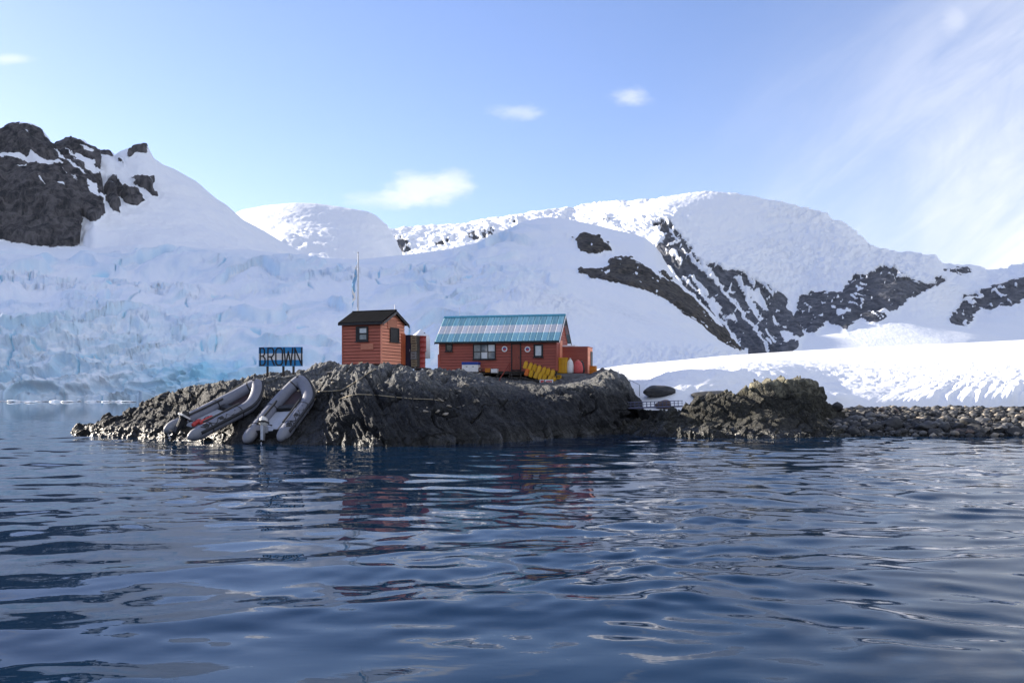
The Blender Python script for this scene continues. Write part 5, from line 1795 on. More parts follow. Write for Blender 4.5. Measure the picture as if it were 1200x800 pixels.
# ------------------------------------------------------------------ drums and crates by the cabin
def build_drums():
    rim = [(0.0, 0.0), (0.285, 0.0), (0.295, 0.02), (0.28, 0.035), (0.28, 0.28), (0.295, 0.30), (0.28, 0.32), (0.28, 0.58), (0.295, 0.60), (0.28, 0.62), (0.28, 0.86), (0.295, 0.88), (0.285, 0.90), (0.27, 0.89), (0.0, 0.89)]
    dr = paint('drum_red', (0.34, 0.035, 0.028), (0.26, 0.028, 0.024), 0.45, 3, (0.14, 0.06, 0.04), 0.35, (3, 3, 0.6))
    db = paint('drum_blue', (0.010, 0.014, 0.05), (0.014, 0.018, 0.04), 0.5, 3)
    base = P(494, 431, 58.0)
    def drum(label, px, pytop, Y, mat, h=0.9, r=1.0, group=None):
        p = P(px, pytop, Y)
        t = thing('drum', label, 'drum', (p.x, p.y, p.z - h), R(20), group)
        MB().lathe([(a * r, z * h / 0.9) for a, z in rim[1:-1]], 20).obj('barrel', mat, t, True)
        MB().lathe([(0.035, 0.885 * h / 0.9), (0.035, 0.915 * h / 0.9)], 8, (0.15, 0.05)).obj('bung', STEEL, t)
        return p.z - h
    z = drum('red drum standing on top of another red drum', 493.6, 393.6, 58.0, dr, 0.93, 1.06)
    p = P(493.0, 0, 58.0)
    t = thing('drum', 'red drum at the bottom, carrying another red drum', 'drum', (p.x - 0.02, p.y, z - 0.95), R(70))
    MB().lathe([(a * 1.06, q * 0.94 / 0.9) for a, q in rim[1:-1]], 20).obj('barrel', dr, t, True)
    MB().lathe([(0.035, 0.925), (0.035, 0.94)], 8, (0.15, 0.05)).obj('bung', STEEL, t)
    # dark locker next to the cabin
    p1, p0 = P(475.0, 392.4, 57.6), P(482.6, 429.5, 57.6)
    t = thing('locker', 'tall dark blue locker between the cabin and the crates', 'locker', (p1.x, p1.y, p0.z - 0.1), R(-20))
    w, h = p0.x - p1.x, p1.z - p0.z + 0.1
    MB().box(0, w, 0, 0.5, 0, h).obj('body', db, t, bevel=0.01)
    MB().box(0.02, w - 0.02, -0.025, -0.002, 0.06, h - 0.06).obj('door', db, t)
    MB().box(w - 0.09, w - 0.06, -0.05, -0.026, h * 0.5, h * 0.5 + 0.14).obj('handle', STEEL, t)
    # four stacked crates
    woods = [paint('crate_wood', (0.30, 0.25, 0.17), (0.20, 0.165, 0.11), 0.8, 4, (0.06, 0.05, 0.045), 0.5, (1, 1, 5)),
             paint('crate_grey', (0.30, 0.31, 0.31), (0.16, 0.165, 0.17), 0.7, 5, (0.06, 0.06, 0.07), 0.5, (1, 1, 5))]
    names = ['topmost weathered wooden crate in the stack beside the red drums', 'second crate from the top in the stack beside the red drums',
             'grey crate third from the top in the stack beside the red drums', 'bottom crate of the stack beside the red drums']
    ys = [392.9, 402.4, 411.6, 421.2, 430.0]
    for k in range(4):
        a, b_ = P(481.4, ys[k], 57.4), P(488.9, ys[k + 1], 57.4)
        t = thing('crate', names[k], 'crate', (a.x + 0.02 * (k % 2), a.y, b_.z + 0.006), R(-20 + 3 * (k % 2)))
        w, h = b_.x - a.x, a.z - b_.z - 0.012
        mt = woods[1 if k == 2 else 0]
        MB().box(0, w, 0, 0.45, 0, h).obj('box', DARKW, t)
        for j in range(3):
            MB().box(0.005, w - 0.005, -0.025, -0.002, h * j / 3 + 0.012, h * (j + 1) / 3 - 0.02).obj('slat', mt, t)
        for xx in (0.02, w - 0.09):
            MB().box(xx, xx + 0.07, -0.045, -0.027, 0.01, h - 0.01).obj('batten', mt, t)
    # pallet so that the stack stands on something
    a, b_ = P(474.5, 429.6, 57.3), P(499.0, 429.6, 57.3)
    t = thing('pallet', 'timber pallet under the crates and red drums', 'pallet', (a.x, a.y, P(0, 430.6, 57.4).z - 0.12), R(-12))
    for j in range(5):
        MB().box(0, b_.x - a.x + 0.1, -0.1 + j * 0.22, 0.06 + j * 0.22, 0.06, 0.10).obj('slat', GREYW, t)
    for xx in (0.05, 0.6, 1.15):
        MB().box(xx, xx + 0.1, -0.1, 1.0, -0.35, 0.058).obj('bearer', DARKW, t)
    # white pointed cover behind
    p = P(493.0, 393.5, 61.5)
    t = thing('tarpaulin_cover', 'white pointed tarpaulin cover rising behind the red drums', 'cover', (p.x, p.y, p.z), R(20))
    tm = paint('white_tarpaulin', (0.74, 0.76, 0.80), (0.64, 0.67, 0.72), 0.6, 3)
    m = MB()
    n = 12
    ring = [(0.62, -1.4), (0.60, -0.25), (0.56, 0.0), (0.34, 0.16), (0.14, 0.32), (0.02, 0.42)]
    m.lathe(ring, n)
    m.v = [(x * (1 + 0.06 * math.sin(5 * math.atan2(y, x))), y, z) for x, y, z in m.v]
    m.obj('canvas', tm, t, True)
    MB().box(0.12, 0.2, -0.32, -0.27, 0.14, 0.19).obj('vent', BLACK, t)


build_drums()


# ------------------------------------------------------------------ BROWN sign
def build_sign():
    Y = 51.6
    a, b_ = P(303.2, 406.2, Y), P(355.0, 430.0, Y - 0.3)
    rz = math.atan2((Y - 0.3) - Y, b_.x - a.x)
    W = b_.x - a.x
    top, bot = P(0, 406.6, Y).z, P(0, 429.2, Y).z
    H = top - bot
    t = thing('sign', 'blue and white striped sign reading BROWN on three posts', 'sign', (a.x, Y, bot), rz)
    hb = H / 3
    for k, mt in enumerate((SIGNB, WHITE, SIGNB)):
        MB().box(0.0, W, 0, 0.03, k * hb + 0.004, (k + 1) * hb - 0.004).obj('board', mt, t)
    # letters cut as flat black strokes
    def stroke(m, x0, z0, x1, z1, w):
        d = Vector((x1 - x0, z1 - z0)).normalized()
        nx, nz = -d.y * w / 2, d.x * w / 2
        ex, ez = d.x * w * 0.3, d.y * w * 0.3
        m.prism([(x0 - ex + nx, z0 - ez + nz), (x1 + ex + nx, z1 + ez + nz), (x1 + ex - nx, z1 + ez - nz), (x0 - ex - nx, z0 - ez - nz)], 'y', -0.022 - 0.0015 * len(m.f) / 6, -0.002)
    glyph = {
        'B': [(0, 0, 0, 1), (0, 1, .62, 1), (.62, 1, .85, .88), (.85, .88, .85, .66), (.85, .66, .6, .53), (.6, .53, 0, .53), (.6, .53, .95, .38), (.95, .38, .95, .14), (.95, .14, .66, 0), (.66, 0, 0, 0)],
        'R': [(0, 0, 0, 1), (0, 1, .65, 1), (.65, 1, .92, .86), (.92, .86, .92, .64), (.92, .64, .62, .5), (.62, .5, 0, .5), (.45, .5, 1, 0)],
        'O': [(0, .14, 0, .86), (0, .86, .25, 1), (.25, 1, .75, 1), (.75, 1, 1, .86), (1, .86, 1, .14), (1, .14, .75, 0), (.75, 0, .25, 0), (.25, 0, 0, .14)],
        'W': [(0, 1, .2, 0), (.2, 0, .5, .8), (.5, .8, .8, 0), (.8, 0, 1, 1)],
        'N': [(0, 0, 0, 1), (0, 1, 1, 0), (1, 0, 1, 1)],
    }
    spans = [('B', 665, 698), ('R', 715, 756), ('O', 766, 808), ('W', 818, 874), ('N', 888, 932)]
    for ch, l, r in spans:
        x0, x1 = (l - 655) / 282 * W, (r - 655) / 282 * W
        m = MB()
        for (u0, v0, u1, v1) in glyph[ch]:
            stroke(m, x0 + u0 * (x1 - x0), (0.06 + 0.88 * v0) * H, x0 + u1 * (x1 - x0), (0.06 + 0.88 * v1) * H, 0.066)
        m.obj('letter', BLACK, t)
    for px in (313.0, 331.8, 343.8):
        x = (px - 303.2) / 51.8 * W
        g = drop(a.x + x, Y + 0.1) - bot
        MB().box(x - 0.05, x + 0.05, 0.034, 0.12, min(g, -0.3) - 0.2, H * 0.8).obj('post', DARKW, t)


build_sign()


# ------------------------------------------------------------------ flagpole
def build_flag():
    Y = 60.5
    top = P(419.2, 297.0, Y)
    zb = 3.2
    t = thing('flagpole', 'slim white flagpole rising behind the small red cabin', 'flagpole', (top.x, Y, zb))
    hgt = top.z - zb
    MB().tube([(0, 0, 0), (0, 0, hgt * 0.6), (0.02, 0, hgt)], [0.05, 0.042, 0.028], 8).obj('pole', WHITE, t, True)
    MB().lathe([(0.02, hgt), (0.05, hgt + 0.04), (0.03, hgt + 0.09), (0.005, hgt + 0.1)], 8, (0.02, 0)).obj('finial', STEEL, t, True)
    MB().tube([(0.09, 0, 0.9), (0.05, 0, hgt - 0.1)], 0.008, 5).obj('halyard', ROPE, t)
    m, w, b = new_mat('flag_cloth')
    at = w.node('ShaderNodeAttribute', attribute_name='stripe').outputs['Fac']
    white = w.math('MULTIPLY', w.ramp(at, 0.26, 0.29), w.ramp(at, 0.72, 0.69))
    c = w.mix(white, (0.28, 0.52, 0.78), (0.82, 0.83, 0.84))
    w.l.new(c, b.inputs['Base Color'])
    b.inputs['Roughness'].default_value = 0.8
    # limp cloth hanging in folds from its hoist
    ns, nf = 16, 40
    V, S = [], []
    for i in range(ns):
        h = i / (ns - 1)                       # along the hoist from the top
        for j in range(nf):
            f = j / (nf - 1)                   # along the fly
            fall = 1 - math.exp(-f * 4.5)
            z = hgt - 0.35 - h * (0.95 + 0.25 * f) - f * 1.95 + 0.10 * h * f
            x = -0.06 - 0.30 * fall * (0.35 + 0.65 * h) - 0.05 * math.sin(f * 9 + h * 5) * fall
            y = 0.10 * math.sin(f * 14 + h * 2) * fall + 0.12 * math.sin(h * 12 + f * 3) * fall
            x += 0.055 * math.sin(h * 13 + f * 2) * fall
            V.append((x, y, z))
            S.append(h)
    f_ = grid_faces(ns, nf)
    me = mesh_np('flag', np.array(V), f_, m, {'stripe': np.array(S)})
    add_obj('flag', me, t)


build_flag()


# ------------------------------------------------------------------ inflatable boats
HYP = paint('grey_hypalon', (0.19, 0.20, 0.245), (0.155, 0.165, 0.205), 0.55, 2.5, (0.12, 0.125, 0.14), 0.25, bump=0.05)
HYPL = paint('pale_cone_hypalon', (0.20, 0.21, 0.24), (0.17, 0.18, 0.21), 0.5, 2.5, bump=0.05)
RUB = paint('black_rubber', (0.014, 0.015, 0.018), (0.024, 0.025, 0.028), 0.6, 6)
FLOOR = paint('floor_panel', (0.40, 0.43, 0.50), (0.33, 0.36, 0.42), 0.5, 3, (0.22, 0.23, 0.25), 0.3)
KEEL = paint('dark_hull', (0.05, 0.03, 0.035), (0.03, 0.022, 0.026), 0.5, 3)
COWLW = paint('white_cowling', (0.74, 0.73, 0.70), (0.62, 0.60, 0.56), 0.35, 4)


def boat_path():
    """centre line of the port tube from stern tip to bow, then mirrored"""
    pts = []
    for x in (-0.62, -0.5, -0.3, -0.05):
        pts.append((x, 0.84, 0.0))
    for i in range(8):
        pts.append((0.25 + i * 0.36, 0.84, 0.0 + 0.01 * i))
    for i in range(1, 13):
        a = i / 12 * math.pi / 2
        x = 2.8 + 1.55 * math.sin(a)
        y = 0.84 * (1 - math.sin(a) ** 1.7) ** 0.75 if i < 12 else 0.0
        pts.append((x, y, 0.08 + 0.50 * (math.sin(a)) ** 2.0))
    return pts


def build_boat(label, stern, bow, roll, mot_white, mot_tilt, mot_y):
    stern, bow = Vector(stern), Vector(bow)
    ax = (bow - stern).normalized()
    up0 = Vector((0, 0, 1))
    lat = up0.cross(ax).normalized()            # port
    up = ax.cross(lat).normalized()
    q = Matrix.Rotation(roll, 3, ax)
    lat, up = q @ lat, q @ up
    t = thing('inflatable_boat', label, 'boat', stern)
    Mx = Matrix((ax, lat, up)).transposed()
    t.rotation_euler = Mx.to_euler()
    half = boat_path()
    full = half + [(x, -y, z) for x, y, z in reversed(half[:-1])]
    n = len(half)
    rad = [0.07, 0.17, 0.265, 0.295] + [0.30] * (n - 4)
    rad = rad + list(reversed(rad[:-1]))
    m = MB()
    m.tube(full, rad, 18)
    # paler end cones
    k = 18
    for i in range(len(m.f)):
        if i < 3 * k or (i >= (len(full) - 4) * k and i < (len(full) - 1) * k) or i >= (len(full) - 1) * k:
            m.mi[i] = 1
    m.obj('tube', [HYP, HYPL], t, True)
    # seam bands round the tube
    for i in (5, 10, n - 5, len(full) - 6, len(full) - 11):
        a, c = Vector(full[i]), Vector(full[i + 1])
        d = (c - a).normalized() * 0.035
        MB().tube([a - d, a + d], 0.306, 18, False).obj('seam_band', RUB, t, True)
    # rubbing strake along the outer side, built from a flat strip hugging the tube
    for lo, hi, nm in ((3, n - 1, 'rub_strake'), (n - 1, len(full) - 4, 'rub_strake')):
        pts = []
        for i in range(lo, hi + 1):
            p = Vector(full[i])
            tan = (Vector(full[min(i + 1, len(full) - 1)]) - Vector(full[max(i - 1, 0)])).normalized()
            out = tan.cross(Vector((0, 0, 1))).normalized()
            if nm and (p.y > 0 and out.y < 0) or (p.y < 0 and out.y > 0) or (abs(p.y) < 1e-6 and out.x < 0):
                out = -out
            pts.append(p + out * 0.285 + Vector((0, 0, 0.09)))
        MB().tube(pts, 0.075, 6).obj(nm, RUB, t, True)
    # grab line looped along the top of each tube, with dark patches
    for s in (1, -1):
        pts = []
        for i in range(49):
            u = i / 48
            x = 0.1 + u * 3.0
            y = s * 0.84
            if x > 2.8:
                q_ = min(1, (x - 2.8) / 1.55)
                y = s * 0.84 * (1 - q_ ** 1.7) ** 0.75
            sag = abs(math.sin(u * math.pi * 6))
            pts.append((x, y + s * (0.10 + 0.14 * sag), 0.305 - 0.12 * sag + 0.03 * u))
        MB().tube(pts, 0.024, 5).obj('grab_line', RUB, t)
        for x in (0.35, 1.25, 2.15, 2.75):
            a = R(28)
            pt = MB()
            for c in range(6):
                t0, t1 = a - 0.30 + c * 0.10, a - 0.30 + (c + 1) * 0.10
                r0, r1 = 0.302, 0.315
                v = [(xx, s * (0.84 + rr * math.sin(tt)), 0.02 + rr * math.cos(tt)) for xx in (x - 0.12, x + 0.12) for rr in (r0, r1) for tt in (t0, t1)]
                pt.add(v, [(0, 1, 3, 2), (4, 6, 7, 5), (0, 2, 6, 4), (1, 5, 7, 3), (0, 4, 5, 1), (2, 3, 7, 6)])
            pt.obj('patch', RUB, t)
        MB().tube([(0.5, s * 0.64, 0.31), (1.6, s * 0.62, 0.32), (2.7, s * 0.60, 0.36)], 0.05, 6).obj('inner_rail', RUB, t)
    # transom, floor, keel
    MB().prism([(-0.62, -0.28), (0.62, -0.28), (0.60, 0.14), (0.28, 0.16), (0.24, 0.08), (-0.24, 0.08), (-0.28, 0.16), (-0.60, 0.14)], 'x', 0.10, 0.16).obj('transom', RUB, t)
    MB().box(0.2, 2.25, -0.54, 0.54, -0.04, 0.0).obj('floor', FLOOR, t, bevel=0.01)
    MB().prism([(2.27, -0.56), (2.27, 0.56), (2.9, 0.50), (3.55, 0.16), (3.55, -0.16), (2.9, -0.50)], 'z', -0.05, -0.01).obj('bow_floor', RUB, t)
    MB().box(2.30, 2.62, -0.46, 0.46, -0.008, 0.16).obj('bow_locker', RUB, t, bevel=0.03)
    kv = []
    sec = [(0.12, 0.0), (1.2, 0.0), (2.4, 0.03), (3.3, 0.20), (3.9, 0.42)]
    for x, lift in sec:
        w_ = 0.72 if x < 2.5 else (0.5 if x < 3.5 else 0.14)
        kv += [(x, w_, -0.16 + lift), (x, 0, -0.46 + lift * 1.2), (x, -w_, -0.16 + lift)]
    kf = [(i * 3 + j, i * 3 + j + 1, (i + 1) * 3 + j + 1, (i + 1) * 3 + j) for i in range(4) for j in range(2)]
    kf += [(i * 3 + 2, i * 3, (i + 1) * 3, (i + 1) * 3 + 2) for i in range(4)] + [(0, 2, 1), (12, 13, 14)]
    MB().add(kv, kf).obj('keel', KEEL, t)
    MB().tube([(4.15, 0.0, 0.90), (4.5, 0, 0.82), (4.66, 0, 0.62)], 0.03, 6).obj('bow_handle', RUB, t)
    # outboard motor, tilted up on the transom
    mo = bpy.data.objects.new('outboard_motor', None)
    COL.objects.link(mo)
    mo.parent = t
    mo.location = (0.06, mot_y, 0.22)
    mo.rotation_euler = (0, mot_tilt, 0)
    bm = bmesh.new()
    bmesh.ops.create_cube(bm, size=1)
    for v in bm.verts:
        top = v.co.z > 0
        v.co = Vector((v.co.x * (0.50 if not top else 0.40) - 0.10, v.co.y * (0.30 if not top else 0.24), v.co.z * 0.42 + 0.36))
    bmesh.ops.bevel(bm, geom=list(bm.edges), offset=0.07, segments=3, affect='EDGES')
    me = bpy.data.meshes.new('cowling')
    bm.to_mesh(me)
    bm.free()
    me.materials.append(RUB if not mot_white else COWLW)
    me.polygons.foreach_set('use_smooth', [True] * len(me.polygons))
    add_obj('cowling', me, mo)
    cm = RUB
    MB().box(-0.37, 0.16, -0.155, 0.155, 0.27, 0.36).obj('cowling_band', cm if mot_white else COWLW, mo, bevel=0.01)
    MB().prism([(-0.26, 0.16), (0.02, 0.16), (-0.03, -0.55), (-0.20, -0.55)], 'y', -0.07, 0.07).obj('shaft', RUB if not mot_white else STEEL, mo, bevel=0.015)
    MB().box(-0.42, 0.02, -0.10, 0.10, -0.57, -0.545).obj('cavitation_plate', RUB, mo)
    MB().prism([(-0.30, -0.57), (0.0, -0.57), (-0.02, -0.78), (-0.10, -0.98), (-0.20, -0.98), (-0.24, -0.78)], 'y', -0.03, 0.03).obj('gearcase', RUB, mo)
    MB().tube([(0.06, 0, -0.78), (-0.28, 0, -0.78), (-0.36, 0, -0.78)], [0.03, 0.06, 0.04], 10).obj('torpedo', RUB, mo, True)
    for k in range(3):
        a = k * 2 * math.pi / 3
        c_, s_ = math.cos(a), math.sin(a)
        v = [(-0.33, 0.03 * c_ - 0.03 * s_, -0.78 + 0.03 * s_ + 0.03 * c_), (-0.37, 0.13 * c_ - 0.07 * s_, -0.78 + 0.13 * s_ + 0.07 * c_), (-0.33, 0.16 * c_ + 0.03 * s_, -0.78 + 0.16 * s_ - 0.03 * c_), (-0.30, 0.04 * c_ + 0.03 * s_, -0.78 + 0.04 * s_ - 0.03 * c_)]
        v2 = [(x - 0.012, y, z) for x, y, z in v]
        MB().add(v + v2, [(0, 1, 2, 3), (7, 6, 5, 4), (0, 4, 5, 1), (1, 5, 6, 2), (2, 6, 7, 3), (3, 7, 4, 0)]).obj('blade', STEEL, mo)
    MB().tube([(0.12, 0.0, 0.25), (0.45, 0.02, 0.30), (0.75, 0.03, 0.32)], [0.03, 0.025, 0.03], 8).obj('tiller', RUB, mo, True)
    MB().box(0.02, 0.12, -0.14, 0.14, -0.16, 0.14).obj('clamp', STEEL if mot_white else RUB, mo)
    return t, Mx, stern


SB = (P(313.5, 508.5, 44.4), P(357.5, 455.5, 48.5))
SA = (P(219, 503.0, 45.2), P(316.0, 457.0, 49.0))
BOAT_R, MR, OR_ = build_boat('grey inflatable boat on the right with a white outboard motor', SB[0], SB[1], R(-4), True, R(38), 0.12)
BOAT_L, ML, OL = build_boat('grey inflatable boat on the left with a dark outboard and red bags', SA[0], SA[1], R(11), False, R(46), 0.30)
# things lying in the boats
def in_boat(M_, o, v):
    return o + M_ @ Vector(v)


def dry_bag(label, M_, o, v, rz, mat, l=0.55, r=0.15):
    t = thing('dry_bag', label, 'bag', in_boat(M_, o, v))
    t.rotation_euler = (M_ @ Matrix.Rotation(rz, 3, 'Z')).to_euler()
    pts = [(-l / 2, 0, r), (-l / 2 + 0.04, 0, r), (-l * 0.2, 0.02, r), (l * 0.2, -0.01, r), (l / 2 - 0.06, 0, r), (l / 2, 0, r), (l / 2 + 0.08, 0, r * 0.9)]
    MB().tube(pts, [r * 0.6, r * 0.9, r, r * 1.02, r * 0.9, r * 0.4, r * 0.3], 12).obj('bag', mat, t, True)
    MB().tube([(-l * 0.2, 0, 2 * r + 0.01), (0, 0, 2 * r + 0.06), (l * 0.2, 0, 2 * r + 0.01)], 0.015, 6).obj('strap', RUB, t)


dry_bag('red bag lying across the floor of the left boat', ML, OL, (0.95, -0.28, 0.0), 0.12, REDP, 0.8, 0.13)
dry_bag('red bag nearest the stern in the left boat', ML, OL, (0.55, -0.02, 0.0), 0.35, REDP, 0.6, 0.11)
t_ = thing('oar', 'pale oar resting along the inside of the right boat', 'oar', in_boat(MR, OR_, (1.2, -0.42, 0.05)))
t_.rotation_euler = (MR @ Matrix.Rotation(R(-3), 3, 'Z')).to_euler()
MB().tube([(-0.9, 0, 0), (0.6, 0, 0.1)], 0.02, 8).obj('shaft', ROPE, t_, True)
MB().prism([(0.6, -0.02), (0.75, -0.08), (1.0, -0.08), (1.05, 0), (1.0, 0.08), (0.75, 0.08), (0.6, 0.02)], 'z', 0.085, 0.115).obj('blade', WHITE, t_)


# ------------------------------------------------------------------ ropes, planks, rails on the rock
def rope(label, path, r=0.028, trees=(B_ISL,), n=9, name='rope'):
    pts = []
    for (x0, y0), (x1, y1) in zip(path[:-1], path[1:]):
        for i in range(n):
            u = i / n
            h = hit(x0 + (x1 - x0) * u, y0 + (y1 - y0) * u, trees)
            if h is not None:
                pts.append(h + (Vector((0, 0, CZ)) - h).normalized() * r * 1.2)
    if len(pts) > 3:
        # keep the line from jumping between ledges
        sm = [pts[0]] + [(pts[i - 1] + pts[i] * 2 + pts[i + 1]) / 4 for i in range(1, len(pts) - 1)] + [pts[-1]]
        sm = [p + Vector((0, 0, r * 0.6)) for p in sm]
        o = MB().tube(sm, r, 6).obj(name, ROPE, None, True)
        tag(o, label, 'rope')


rope('pale mooring rope running from the right boat up to the small cabin', [(373, 459), (386, 458.5), (400, 457.5), (410, 452), (420, 445.5), (432, 437), (441, 432)])
rope('long thin rope lying level across the dark rock dome', [(398, 468), (408, 464), (420, 462.2), (440, 463), (459, 465), (485, 467.5), (505, 468), (522, 470)], 0.022)
rope('short mooring rope running up the rock from the left boat', [(262, 464), (272, 457), (284, 449), (292, 444)], 0.026)
pa, pb = hit(384, 440.5), P(422, 428.6, 53.2)
if pa is not None:
    pa = pa + Vector((0, -0.1, 0.08))
    t_ = thing('plank_walk', 'long dark timber beam sloping down the rock from the cabin', 'beam', pa)
    d_ = pb - pa
    n_ = Vector((-d_.y, d_.x, 0)).normalized() * 0.12
    u_ = Vector((0, 0, 0.09))
    for k_, nm_ in ((-1, 'plank'), (0.15, 'plank')):
        q0 = n_ * k_
        q1 = n_ * (k_ + 0.85)
        v_ = [q0, q1, d_ + q1, d_ + q0, q0 + u_, q1 + u_, d_ + q1 + u_, d_ + q0 + u_]
        MB().add(v_, [(0, 3, 2, 1), (4, 5, 6, 7), (0, 1, 5, 4), (1, 2, 6, 5), (2, 3, 7, 6), (3, 0, 4, 7)]).obj(nm_, DARKW if k_ < 0 else GREYW, t_)
h_ = P(421.5, 433.0, 52.0)
t_ = thing('mooring_post', 'short pale mooring post at the top of the timber beam', 'post', (h_.x, h_.y, drop(h_.x, h_.y) - 0.1))
yp = paint('pale_timber', (0.46, 0.36, 0.2), (0.36, 0.28, 0.16), 0.8, 4)
MB().tube([(0, 0, 0), (0, 0, 0.42)], 0.045, 8).obj('post', yp, t_)
MB().tube([(-0.02, 0, 0.36), (0.16, 0.0, 0.43)], 0.03, 8).obj('arm', yp, t_)


def build_rails():
    # rope handrail on the rock edge above the snow
    pts = [(724.3, 434.2, 447.0), (738.2, 445.0, 454.0), (749.5, 451.0, 456.5)]
    Y = 60.3
    p0 = P(pts[0][0], pts[0][2], Y)
    t = thing('handrail', 'thin steel handrail leading down from the rock to the snow', 'handrail', p0)
    tops = []
    for px, y0, y1 in pts:
        a, b_ = P(px, y0, Y) - p0, P(px, y1, Y) - p0
        MB().tube([b_ - Vector((0, 0, 0.4)), a], 0.025, 6).obj('post', STEEL, t)
        tops.append(a)
    MB().tube(tops, 0.018, 6).obj('rail', STEEL, t)
    a = P(727.5, 447.0, Y) - p0
    MB().tube([tops[0], a - Vector((0, 0, 0.2))], 0.018, 6).obj('brace', STEEL, t)
    # gangway across the gap
    bm_ = paint('gangway_blue', (0.10, 0.11, 0.20), (0.08, 0.085, 0.15), 0.5, 4)
    Y = 58.2
    a, b_ = P(733, 477.6, Y), P(800, 475.2, Y + 0.6)
    t = thing('gangway', 'narrow blue gangway with low lattice rails below the snow patch', 'gangway', a)
    d = b_ - a
    L = d.length
    rz = math.atan2(d.y, d.x)
    t.rotation_euler = (0, -math.asin(d.z / L), rz)
    for i in range(11):
        MB().box(i * L / 11 + 0.01, (i + 1) * L / 11 - 0.01, 0, 0.6, -0.04, 0.0).obj('deck_plank', bm_, t)
    for y in (-0.04, 0.62):
        f = MB().tube([(0, y, 0.30), (L, y, 0.30)], 0.02, 6).tube([(0, y, 0.15), (L, y, 0.15)], 0.012, 6).tube([(0, y, -0.05), (L, y, -0.05)], 0.03, 6)
        fo = f.obj('side_rail', bm_, t)
        for i in range(15):
            x = 0.05 + i * (L - 0.1) / 14
            MB().tube([(x, y, -0.04), (x, y, 0.30)], 0.014, 5).obj('baluster', bm_, fo)


build_rails()


# ------------------------------------------------------------------ boulders
def rock_mesh(name, seed, mat, sub=3, flat=1.0, facet=0.5):
    bm = bmesh.new()
    bmesh.ops.create_icosphere(bm, subdivisions=sub, radius=1.0)
    v = np.array([x.co[:] for x in bm.verts])
    d = 1 + 0.34 * fbm(v * 1.0 + seed * 3.1, 2, seed) + 0.16 * fbm(v * 2.6 + seed, 3, seed + 5)
    rng = np.random.RandomState(seed)
    for _ in range(12):                     # planed-off faces
        nrm = rng.normal(size=3)
        nrm /= np.linalg.norm(nrm)
        h = rng.uniform(0.5, 0.85)
        k = (v * d[:, None]) @ nrm
        cut = np.maximum(k - h, 0) * facet * 1.6
        d = d - np.minimum(cut, 0.4)
    d = d + 0.035 * fbm(v * 7.0, 3, seed + 9)
    v = v * d[:, None]
    v[:, 2] *= flat
    for x, c in zip(bm.verts, v):
        x.co = c
    me = bpy.data.meshes.new(name)
    bm.to_mesh(me)
    bm.free()
    me.materials.append(mat)
    me.polygons.foreach_set('use_smooth', [True] * len(me.polygons))
    return me


def stone_mat(name, a, b_):
    m, w, b = new_mat(name)
    co = w.node('ShaderNodeNewGeometry').outputs['Position']
    n1 = w.noise(co, 3.0, 6, 0.65)
    n2 = w.noise(co, 14.0, 5, 0.7)
    c = w.mix(w.ramp(n1, 0.35, 0.65), a, b_)
    c = w.mix(w.math('MULTIPLY', w.ramp(n2, 0.56, 0.7), 0.5), c, tuple(min(1, x * 1.7) for x in a))
    c = w.mix(w.math('MULTIPLY', w.ramp(n2, 0.42, 0.3), 0.5), c, tuple(x * 0.4 for x in a))
    w.l.new(c, b.inputs['Base Color'])
    b.inputs['Roughness'].default_value = 0.7
    b.inputs['Specular IOR Level'].default_value = 0.3
    w.l.new(w.bump(w.math('ADD', n1, w.math('MULTIPLY', n2, 0.4)), 0.7, 0.06), b.inputs['Normal'])
    return m


SDARK = stone_mat('dark_stone', (0.034, 0.036, 0.039), (0.058, 0.057, 0.056))
SGREY = stone_mat('grey_stone', (0.11, 0.11, 0.112), (0.16, 0.157, 0.15))
SPALE = stone_mat('pale_stone', (0.34, 0.30, 0.24), (0.26, 0.225, 0.18))
SPINK = stone_mat('pinkish_stone', (0.17, 0.125, 0.105), (0.13, 0.095, 0.08))


